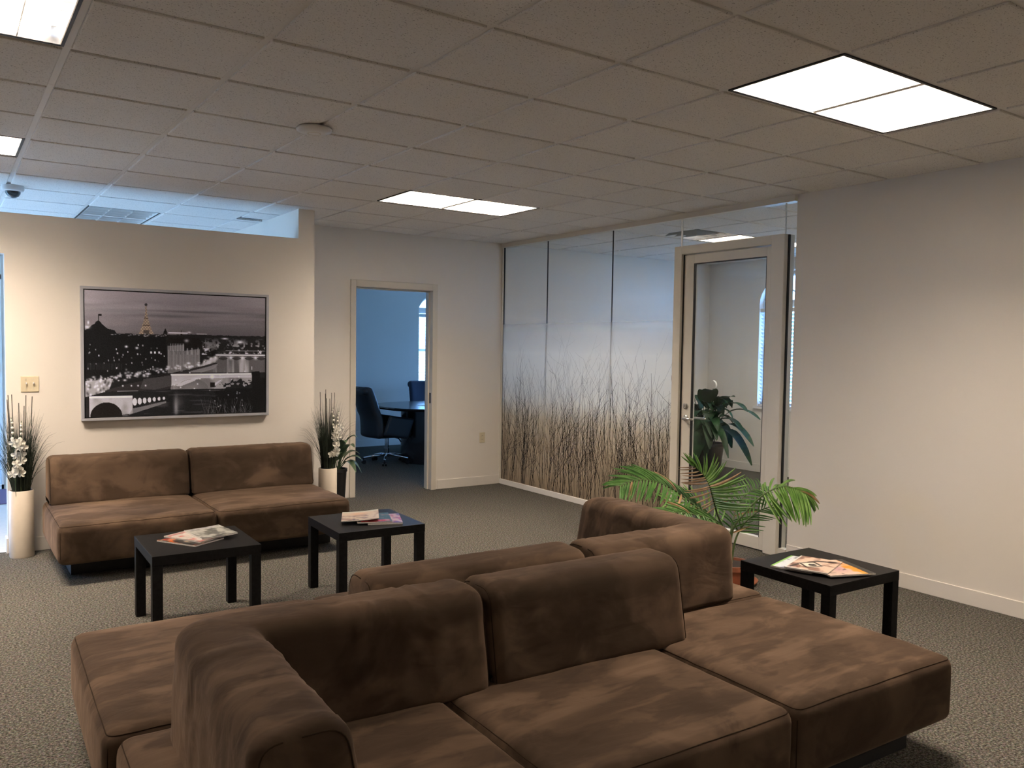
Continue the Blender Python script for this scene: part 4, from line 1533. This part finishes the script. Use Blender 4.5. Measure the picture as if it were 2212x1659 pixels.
def magazine(x, y, z, rz, style, seed, label, w=.21, h=.275, th=.007, tilt=(0, 0), lift=None):
    root = empty('magazine', (x, y, z), rz, label, 'magazine', 'magazines on the side tables')
    root.rotation_euler = (tilt[0], tilt[1], rz)
    bend = None
    if lift:
        bend = lambda X, Y: lift * (np.clip(X / w + .5, 0, 1)) ** 2
    n = 9
    mb = MB()
    xs = [-w / 2 + w * k / (n - 1) for k in range(n)]
    zz = [0 if not lift else lift * ((q / w + .5) ** 2) for q in xs]
    vs = []
    for k in range(n):
        for yy in (-h / 2, h / 2):
            vs += [(xs[k], yy, zz[k]), (xs[k], yy, zz[k] + th)]
    fs = []
    for k in range(n - 1):
        a_ = k * 4; c_ = a_ + 4
        fs += [(a_, a_ + 2, c_ + 2, c_), (a_ + 1, c_ + 1, c_ + 3, a_ + 3), (a_, c_, c_ + 1, a_ + 1), (a_ + 2, a_ + 3, c_ + 3, c_ + 2)]
    fs += [(0, 1, 3, 2), (n * 4 - 4, n * 4 - 2, n * 4 - 1, n * 4 - 3)]
    mb.add(vs, fs).build('pages', 'edge', root)
    g = print_grid('cover', cover(style, seed), w, h, 'magm', root, Matrix.Translation((0, 0, th + .0006)), bend)
    return root


TZ = .4512
magazine(1.107, 4.785, TZ, R(32), 'black_orange', 21, 'black magazine with orange pictures at the bottom of the left table pile')
magazine(1.150, 4.825, TZ + .0085, R(30), 'cream_red', 22, 'cream and red magazine in the middle of the left table pile')
magazine(1.225, 4.830, TZ + .017, R(8), 'grey_scene', 23, 'grey scenic magazine on top of the left table pile', w=.20, h=.26, lift=.006)
magazine(2.245, 4.735, TZ, R(-21), 'pink_violet', 24, 'pink and violet magazine at the right of the middle table pile', th=.010)
magazine(2.185, 4.760, TZ + .0115, R(-20), 'teal_red', 25, 'teal and red magazine half hidden in the middle table pile', th=.006)
magazine(2.120, 4.810, TZ + .019, R(-24), 'peach_scene', 26, 'peach scenic magazine lifted at one edge on the middle table', w=.225, lift=.016, th=.004)
magazine(3.585, 2.640, TZ, R(-74), 'blue_white', 27, 'pale blue magazine under the others on the right table')
magazine(3.580, 2.560, TZ + .017, R(-70), 'portrait', 28, 'magazine with a large round eye picture on top of the right table pile')
magazine(3.655, 2.480, TZ + .0085, R(-21), 'orange_letters', 29, 'magazine with orange lettering and a black edge on the right table', w=.25, h=.27)


# ------------------------------------------------------------------ plants
def leaf_mesh(base, ctrl, tip, width, start=.35, n=9, fold=.25, side=None, thick=0.0, wav=0.0):
    """blade on a quadratic path; base..start is a stalk"""
    base, ctrl, tip = Vector(base), Vector(ctrl), Vector(tip)

    def P(t_): return (1 - t_) ** 2 * base + 2 * t_ * (1 - t_) * ctrl + t_ * t_ * tip

    def D(t_): return (2 * (1 - t_) * (ctrl - base) + 2 * t_ * (tip - ctrl))
    mb = MB()
    vs, fs = [], []
    for k in range(n + 1):
        q = k / n
        t_ = start + (1 - start) * q
        p = P(t_); d_ = D(t_).normalized()
        s_ = d_.cross(Vector((0, 0, 1)))
        if s_.length < .05: s_ = Vector((1, 0, 0))
        s_.normalize()
        if side is not None:
            s_ = (s_ + Vector(side)).normalized()
        u_ = s_.cross(d_)
        w_ = width * (math.sin(PI * min(1, q * .94 + .03) ** .75) ** .85) * .5
        w_ = max(w_, .0008)
        wv = wav * math.sin(q * 9)
        vs += [p - s_ * w_ + u_ * (fold * w_ + wv), p, p + s_ * w_ + u_ * (fold * w_ - wv)]
    for k in range(n):
        a_ = k * 3
        fs += [(a_, a_ + 1, a_ + 4, a_ + 3), (a_ + 1, a_ + 2, a_ + 5, a_ + 4)]
    mb.add(vs, fs)
    if start > .02:
        mb.tube([P(start * k / 5 + .0) for k in range(6)], [.0035 + .0025 * (1 - k / 5) for k in range(6)], 5, cap=False)
    return mb


# potted palm beyond the island
pm = empty('potted_palm', (4.27, 3.70, 0), 0, 'green palm in a terracotta pot behind the island sofa near the glass door', 'plant')
bx_, by_ = 4.27, 3.70
MB().lathe([(.105, .012), (.115, .015), (.135, .105), (.148, .107), (.150, .138), (.136, .138), (.132, .12)], n=28).build('pot', 'terracotta', pm, smooth=True, angle=40)
MB().lathe([(.13, 0), (.165, .006), (.185, .03), (.178, .032), (.155, .012), (.001, .012)], n=28, cap=False).build('saucer', 'terracotta', pm, smooth=True)
MB().lathe([(.001, .125), (.08, .126), (.133, .121)], n=20, cap=False).build('soil', 'soil', pm)
pr = random.Random(3)
lf = MB()
n = 7
vs = []
for k in range(n + 1):
    q = k / n
    w_ = .5 * (math.sin(PI * (q * .92 + .05)) ** .6) * (1 - .25 * q)
    vs += [(-w_, q, -.03 * q * q * 4 + abs(w_) * .20), (0, q, -.12 * q * q), (w_, q, -.03 * q * q * 4 + abs(w_) * .20)]
vs = [(x, y, -.14 * y * y + (.18 * abs(x))) for x, y, z in vs]
lf.add(vs, [f for k in range(n) for f in ((k * 3, k * 3 + 1, k * 3 + 4, k * 3 + 3), (k * 3 + 1, k * 3 + 2, k * 3 + 5, k * 3 + 4))])
LEAFLET = {}
for key in ('palm', 'palm_dark', 'palm_dry'):
    o = lf.build('leaflet', key, None, smooth=True)
    LEAFLET[key] = o.data
    bpy.data.objects.remove(o)


def catmull(pts, n):
    P = [Vector(p) for p in pts]
    P = [2 * P[0] - P[1]] + P + [2 * P[-1] - P[-2]]
    out = []
    segs = len(P) - 3
    for k in range(n + 1):
        t_ = k / n * segs
        i = min(int(t_), segs - 1); f = t_ - i
        p0, p1, p2, p3 = P[i:i + 4]
        out.append(.5 * ((2 * p1) + (-p0 + p2) * f + (2 * p0 - 5 * p1 + 4 * p2 - p3) * f * f + (-p0 + 3 * p1 - 3 * p2 + p3) * f ** 3))
    return out


def frond(pts, n, length, width, mats, normal, droop=.4, sweep=.7, start=.25, side_scale=(1, 1), taper=.5, lmats=None, grow=0.0, thin=(1, 1)):
    path = catmull([(x - bx_, y - by_, z) for x, y, z in pts], 40)
    fr = MB().tube(path, [.0075 * (1 - .8 * k / 40) + .001 for k in range(41)], 6).build('frond', 'stem', pm, smooth=True)
    nv = Vector(normal).normalized()
    for k in range(n):
        q = start + (1 - start) * (k + .5) / n
        i = min(39, int(q * 40))
        p = path[i]
        t_ = (path[min(40, i + 1)] - path[max(0, i - 1)]).normalized()
        s_ = t_.cross(nv).normalized()
        uu = s_.cross(t_).normalized()
        for sd in (-1, 1):
            fac = side_scale[0] if sd < 0 else side_scale[1]
            if fac <= 0 or (thin[0 if sd < 0 else 1] < .6 and k % 2): continue
            env = math.sin(PI * min(1, ((k + .5) / n) * .78 + .20)) ** .7
            l = length * fac * (taper + (1 - taper) * env) * pr.uniform(.9, 1.08)
            d_ = (s_ * sd * (1 - .25 * q) + t_ * (sweep + grow * ((k + .5) / n) ** 2) * pr.uniform(.8, 1.2) + uu * .25).normalized()
            d_ = (d_ + Vector((0, 0, -droop * pr.uniform(.7, 1.3)))).normalized()
            xax = d_.cross(uu)
            if xax.length < .05: xax = d_.cross(Vector((1, 0, 0)))
            xax.normalize()
            wd_ = width * (thin[0] if sd < 0 else thin[1])
            zax = xax.cross(d_)
            if zax.z < 0 and False: zax = -zax; xax = -xax
            key = mats if lmats is None else (lmats[0] if sd < 0 else lmats[1])
            if pr.random() < .05: key = 'palm_dry'
            mm = Matrix(((xax.x * wd_, d_.x * l, zax.x * l, p.x), (xax.y * wd_, d_.y * l, zax.y * l, p.y), (xax.z * wd_, d_.z * l, zax.z * l, p.z), (0, 0, 0, 1)))
            obj_of(LEAFLET[key], 'leaflet', fr, mm)
    return fr


FA = [(4.24, 3.70, .12), (4.17, 3.68, .36), (4.005, 3.66, .472), (3.77, 3.68, .639), (3.587, 3.70, .727), (3.433, 3.72, .748), (3.303, 3.74, .716)]
FB = [(4.24, 3.69, .12), (4.18, 3.68, .352), (4.087, 3.66, .489), (4.02, 3.64, .604), (3.96, 3.62, .694), (3.872, 3.60, .776), (3.746, 3.58, .851)]
FC = [(4.27, 3.70, .12), (4.261, 3.68, .349), (4.289, 3.60, .483), (4.348, 3.52, .60), (4.429, 3.44, .666), (4.492, 3.38, .66), (4.56, 3.34, .621)]
FD = [(4.27, 3.70, .12), (4.27, 3.70, .33), (4.36, 3.74, .467), (4.546, 3.80, .561), (4.78, 3.87, .575)]
FE = [(4.24, 3.68, .12), (4.15, 3.63, .36), (3.885, 3.55, .498), (3.628, 3.50, .566), (3.42, 3.48, .590)]
FG = [(4.25, 3.72, .12), (4.22, 3.74, .33), (4.16, 3.80, .46), (4.07, 3.90, .52), (3.96, 4.0, .52)]
FH = [(4.28, 3.70, .12), (4.30, 3.68, .30), (4.36, 3.64, .42), (4.46, 3.60, .49), (4.58, 3.58, .50)]
frond(FA, 30, .21, .018, 'palm_dark', (.1, -.55, .8), droop=.35, sweep=.75, start=.28)
frond(FB, 28, .225, .013, 'palm', (-.74, -.66, .12), droop=.26, grow=3.0, thin=(.45, 1.0), sweep=.0, start=.40, side_scale=(.85, 1.05), lmats=('palm_dry', 'palm'), taper=.60)
frond(FC, 24, .235, .020, 'palm', (-.45, -.5, .75), droop=1.0, sweep=.55, start=.52, taper=.85)
frond(FD, 18, .17, .015, 'palm_dark', (-.5, -.6, .6), droop=.1, sweep=.6, start=.25)
frond(FE, 20, .18, .014, 'palm_dark', (0, -.5, .85), droop=.35, sweep=.8, start=.3)
frond(FG, 12, .18, .014, 'palm', (-.2, -.6, .7), droop=.1, sweep=.8, start=.3)
frond(FH, 12, .15, .013, 'palm_dark', (-.4, -.6, .7), droop=.15, sweep=.8, start=.3)

# peace lily in the meeting room
lx, ly = 7.72, 7.12
pl = empty('peace_lily', (lx, ly, 0), 0, 'large dark-leaved lily plant in a black pot behind the glass door', 'plant')
MB().lathe([(.15, 0), (.17, .01), (.215, .36), (.225, .37), (.225, .40), (.205, .40), (.20, .36)], n=28).build('pot', 'blackpot', pl, smooth=True, angle=40)
MB().lathe([(.001, .365), (.205, .36)], n=20, cap=False).build('soil', 'soil', pl)
lr = random.Random(9)
tips = [(-.05, .20, .98, .15), (-.12, -.02, 1.06, .17), (-.2, -.26, 1.07, .20), (-.1, -.52, 1.0, .15), (-.15, -.76, .84, .11), (-.1, -.90, .76, .10), (-.2, -.90, .46, .12), (-.2, -.88, .24, .14),
        (-.35, -.38, .38, .16), (-.40, -.08, .16, .18), (-.45, .26, .38, .16), (-.3, -.62, .30, .10), (-.42, -.22, .18, .19), (-.15, -.70, .62, .12), (-.35, .10, .55, .15), (-.3, -.45, .60, .13)]
for k in range(40):
    an = lr.uniform(PI * .6, PI * 1.75); rr_ = lr.uniform(.20, .58)
    tips.append((rr_ * math.cos(an), rr_ * math.sin(an), lr.uniform(.22, .98), lr.uniform(.12, .19)))
for k in range(14):
    an = lr.uniform(-PI * .25, PI * .6); rr_ = lr.uniform(.20, .42)
    tips.append((rr_ * math.cos(an), rr_ * math.sin(an), lr.uniform(.4, .98), lr.uniform(.12, .17)))
for k, (dx, dy, tz, w_) in enumerate(tips):
    bb = Vector((lr.uniform(-.07, .07), lr.uniform(-.07, .07), .36))
    tip = Vector((dx, dy, tz))
    cc = bb.lerp(tip, .45); cc.z = max(tz, .62) + .22 + .1 * (1 - abs(tz - .6))
    if tz > .95: cc.z = tz + .02; cc.x *= .5; cc.y *= .5
    leaf_mesh(bb, cc, tip, w_, start=.48, n=8, fold=.28, wav=.006).build('leaf', 'lily', pl, smooth=True)
fb = MB().tube([(0, 0, .37), (-.05, -.08, .75), (-.08, -.16, 1.08)], .004, 5).build('flower_stalk', 'stem', pl, smooth=True)
sp_ = MB()
vs = []
for k in range(13):
    a_ = -PI * .35 + k * PI * 1.25 / 12
    w_ = .014 * math.sin(PI * (k + .6) / 13)
    vs += [(-.09, -.20 - .052 * math.cos(a_) + .02, 1.13 + .052 * math.sin(a_) - w_ * .2), (-.09 - w_ * 1.6, -.20 - .045 * math.cos(a_) + .02, 1.13 + .045 * math.sin(a_))]
sp_.add(vs, [(k * 2, k * 2 + 1, k * 2 + 3, k * 2 + 2) for k in range(12)])
sp_.build('flower', 'petal', pl, smooth=True)


# tall vases with grass and orchid sprays
def vase(x, y, label, h_=.475, r_=.078):
    o = MB().lathe([(r_ * .96, 0), (r_, .008), (r_, h_ - .006), (r_ - .003, h_), (r_ - .010, h_), (r_ - .012, h_ - .01), (r_ - .012, .02), (.001, .02)], n=32, cap=False).build('vase', 'vase', None, smooth=True, angle=40, loc=(x, y, 0))
    o.data.polygons.foreach_set('use_smooth', [True] * len(o.data.polygons))
    return tag(o, label, 'vase', 'tall cream cylinder vases')


PET = None


def arrangement(x, y, label, seed, lean_wall, flower_dir, spread):
    g = random.Random(seed)
    root = empty('flower_arrangement', (x, y, .03), 0, label, 'flowers', 'dried grass and orchid arrangements')
    mb = MB()
    for k in range(430):
        a_ = g.uniform(0, 2 * PI); r0 = g.uniform(0, .05)
        dirv = Vector((math.cos(a_), math.sin(a_), 0))
        p0 = dirv * r0 * .8 + Vector((0, 0, .02))
        rim = dirv * min(.056, r0 + .012) + Vector((0, 0, .45))
        hgt = g.triangular(.66, 1.10, .98)
        out = g.triangular(.0, .15, .06) * spread
        if g.random() < .12: out = g.uniform(.10, .24)
        if dirv.y > 0: dirv.y *= .30
        tip = rim + dirv * out + Vector((0, 0, max(.12, (hgt - .45) * (1 - out * 1.2))))
        tip.y = min(tip.y, .12)
        mid = rim + dirv * out * .25 + Vector((0, 0, (tip.z - rim.z) * .62))
        wv = g.uniform(.0011, .0024)
        pts = [p0] + [(1 - t_) ** 2 * rim + 2 * t_ * (1 - t_) * mid + t_ * t_ * tip for t_ in [q / 6 for q in range(7)]]
        if out > .13: pts[-1].z -= .05; pts[-2].z -= .012
        mb.tube(pts, [wv * (1.15 - q / 7) for q in range(8)], 3, cap=False)
    mb.build('grass', 'grass', root, smooth=True, kind='stuff')
    for k in range(7):
        a_ = g.uniform(0, 2 * PI)
        q = Vector((math.cos(a_), math.sin(a_) * .5, 0))
        b0 = q * .03 + Vector((0, 0, .02)); t0 = q * g.uniform(.05, .10) + Vector((0, 0, g.uniform(1.04, 1.13)))
        MB().tube([b0, b0.lerp(t0, .5), t0], [.0032, .0032, .0028], 5).build('stick', 'stick', root, smooth=True)
    for s_ in range(2):
        fx = flower_dir[0] + (s_ - .5) * .045; fy = flower_dir[1] + (s_ - .5) * .015
        path = [Vector((fx * .4, fy * .4, .05)), Vector((fx * .75, fy * .8, .50)), Vector((fx * .9, fy, .78)), Vector((fx * .95 + (s_ - .5) * .02, fy * .9, .97 - .03 * s_))]
        cpath = catmull(path, 30)
        sp_ = MB().tube(cpath, .0022, 5).build('orchid_spray', 'stem', root, smooth=True)
        for k in range(11):
            q = .40 + .60 * k / 10
            i = min(29, int(q * 30)); p = cpath[i]
            if k >= 6:
                r_ = .012 - .0012 * (k - 6)
                m_ = MB().lathe([(.0005, -r_), (r_ * .75, -r_ * .6), (r_, 0), (r_ * .7, r_ * .65), (.0005, r_)], (p.x + g.uniform(-.006, .006), p.y - .006, p.z), n=8, cap=False)
                m_.build('bud', 'petal', sp_, smooth=True)
            else:
                c_ = p + Vector((g.uniform(-.028, .028), -.016 + g.uniform(-.014, .008), g.uniform(-.012, .012)))
                m_ = MB()
                rot = g.uniform(-.4, .4)
                yaw = g.uniform(-.6, .6)
                for j_ in range(5):
                    an = rot + 2 * PI * j_ / 5 + PI / 2
                    ln, wd = (.034, .030) if j_ in (1, 4) else (.032, .020)
                    dv = Vector((math.cos(an), 0, math.sin(an))); sv = Vector((-math.sin(an), 0, math.cos(an)))
                    vs = [c_, c_ + dv * ln * .5 + sv * wd * .5 + Vector((0, -.006, 0)), c_ + dv * ln * .85 + sv * wd * .4 + Vector((0, -.002, 0)), c_ + dv * ln + Vector((0, .004, 0)), c_ + dv * ln * .85 - sv * wd * .4 + Vector((0, -.002, 0)), c_ + dv * ln * .5 - sv * wd * .5 + Vector((0, -.006, 0))]
                    rm = Matrix.Rotation(yaw, 3, 'Z')
                    vs = [c_ + rm @ (v_ - c_) for v_ in vs]
                    m_.add(vs, [(0, 1, 2), (0, 2, 3), (0, 3, 4), (0, 4, 5)])
                fo = m_.build('orchid_flower', 'petal', sp_, smooth=True)
    return root


vase(.445, 6.860, 'tall cream cylinder vase beside the opening at the left')
arrangement(.445, 6.860, 'dark grass with white orchid sprays in the vase under the light switch', 41, True, (-.03, -.085), 1.0)
vase(2.715, 6.850, 'tall cream cylinder vase at the right end of the wall sofa')
arrangement(2.715, 6.850, 'dark grass with white orchid sprays in the vase by the sofa end', 42, False, (.045, -.065), 1.0)

# small leafy plant in a black pot by the office doorway
bp = empty('potted_plant', (3.05, 7.45, 0), 0, 'broad-leaved plant in a black pot beside the office doorway', 'plant')
MB().lathe([(.062, 0), (.066, .006), (.085, .34), (.092, .342), (.092, .37), (.080, .37), (.078, .34)], n=24).build('pot', 'blackpot', bp, smooth=True, angle=40)
MB().lathe([(.001, .335), (.080, .33)], n=16, cap=False).build('soil', 'soil', bp)
er = random.Random(13)
spec = [(.16, -.10, .66, .10), (.10, -.16, .58, .10), (.20, -.05, .50, .10), (.17, -.17, .46, .09), (.10, -.20, .35, .09), (-.06, -.14, .50, .09), (.0, .12, .60, .09), (.12, .10, .50, .09), (-.12, .05, .52, .09), (-.10, -.10, .42, .08), (.19, -.12, .33, .08), (.04, -.10, .62, .09)]
for dx, dy, tz, w_ in spec:
    bb = Vector((er.uniform(-.02, .02), er.uniform(-.02, .02), .33)); tip = Vector((dx, dy, tz))
    cc = bb.lerp(tip, .5); cc.z = max(tz, .45) + .10
    leaf_mesh(bb, cc, tip, w_, start=.30, n=7, fold=.25).build('leaf', 'ever', bp, smooth=True)


# ------------------------------------------------------------------ office beyond the doorway
def office_chair(x, y, rz, label, m_pad='leather'):
    root = empty('office_chair', (x, y, 0), rz, label, 'chair', 'office chairs at the meeting table')
    # faces +x
    st = rbox(.50, .50, .11, .05, 8, 3, lambda p: (p[0], p[1], p[2] + .41 + (.012 * (1 - (p[1] / .25) ** 2) if p[2] > 0 else 0))).build('seat', m_pad, root, smooth=True)

    def bk(p):
        h_ = (p[2] + .33) / .66
        x_ = -.25 - .17 * h_ + .05 * math.sin(h_ * PI) * (1 if h_ < .5 else .6) + .05 * (p[1] / .25) ** 2
        taper_ = 1 - .10 * h_
        return (p[0] + x_, p[1] * taper_, p[2] + .68)
    bo = rbox(.11, .50, .66, .045, 10, 3, bk).build('backrest', m_pad, root, smooth=True)
    rbox(.10, .44, .10, .045, 6, 3, lambda p: (p[0] - .415, p[1], p[2] + .955)).build('headroll', m_pad, root, smooth=True)
    for s_ in (-1, 1):
        rbox(.36, .06, .26, .028, 6, 3, lambda p: (p[0] + .02 + .10 * (p[2] / .26), p[1] + s_ * .275, p[2] + .49 - .03 * (p[0] / .18))).build('armrest', m_pad, root, smooth=True)
    MB().lathe([(.05, .34), (.05, .355), (.025, .355), (.025, .20), (.033, .20), (.033, .085)], n=16).build('gas_lift', 'chrome', root, smooth=True, angle=40)
    MB().box(-.12, .12, -.10, .10, .335, .36).build('mechanism', 'dark', root, bevel=.01)
    MB().tube([(.05, -.10, .345), (.08, -.17, .335), (.10, -.20, .29)], .008, 6).build('lever', 'dark', root, smooth=True)
    for k in range(5):
        a_ = R(20) + 2 * PI * k / 5
        c_, s_ = math.cos(a_), math.sin(a_)
        MB().tube([(.03 * c_, .03 * s_, .115), (.17 * c_, .17 * s_, .10), (.30 * c_, .30 * s_, .078)], [.024, .018, .013], 8).build('base_leg', 'chrome', root, smooth=True)
        cs = MB()
        cs.tube([(.30 * c_ - .028 * s_, .30 * s_ + .028 * c_, .028), (.30 * c_ - .008 * s_, .30 * s_ + .008 * c_, .028)], .028, 14)
        cs.tube([(.30 * c_ + .008 * s_, .30 * s_ - .008 * c_, .028), (.30 * c_ + .028 * s_, .30 * s_ - .028 * c_, .028)], .028, 14)
        cs.tube([(.30 * c_, .30 * s_, .03), (.30 * c_, .30 * s_, .085)], .008, 6)
        cs.build('caster', 'dark', root, smooth=True, angle=40)
    return root


office_chair(4.74, 9.93, R(4), 'black leather office chair with chrome base seen through the doorway')
office_chair(5.93, 10.90, R(-96), 'dark blue office chair on the far side of the table', 'bluechair')
ot = empty('meeting_table', (5.95, 9.85, 0), 0, 'dark oval meeting table in the office beyond the doorway', 'table')
b = MB()
pts = []
for k in range(48):
    a_ = 2 * PI * k / 48
    c_, s_ = math.cos(a_), math.sin(a_)
    pts.append((1.32 * math.copysign(abs(c_) ** .72, c_), .82 * math.copysign(abs(s_) ** .72, s_)))
n = len(pts)
b.add([(x, y, .715) for x, y in pts] + [(x * 1.012, y * 1.012, .735) for x, y in pts] + [(x, y, .75) for x, y in pts], [tuple(range(n - 1, -1, -1)), tuple(range(2 * n, 3 * n))] + [(r_ * n + k, r_ * n + (k + 1) % n, (r_ + 1) * n + (k + 1) % n, (r_ + 1) * n + k) for r_ in (0, 1) for k in range(n)])
b.build('tabletop', 'wood', ot)
for dx in (-.62, .62):
    MB().lathe([(.40, 0), (.40, .71)], (dx, 0, 0), n=28, sx=.95, sy=1.0).build('pedestal', 'wood', ot, smooth=True, angle=40)
pp = empty('paper_sheet', (5.28, 9.72, .7505), R(12), 'white paper sheets lying on the dark meeting table', 'paper')
for k in range(3):
    MB().box(-.105, .105, -.148, .148, k * .0012, k * .0012 + .001).build('sheet', 'paper', pp).rotation_euler = (0, 0, R(3 * k - 3))

tag(rbox(1.0, .85, .014, .006, 2, 2, lambda p: (p[0] + .05, p[1] + 9.55, p[2] + .0065)).build('door_mat', 'mat_'), 'purple grey door mat inside the entry door', 'mat')
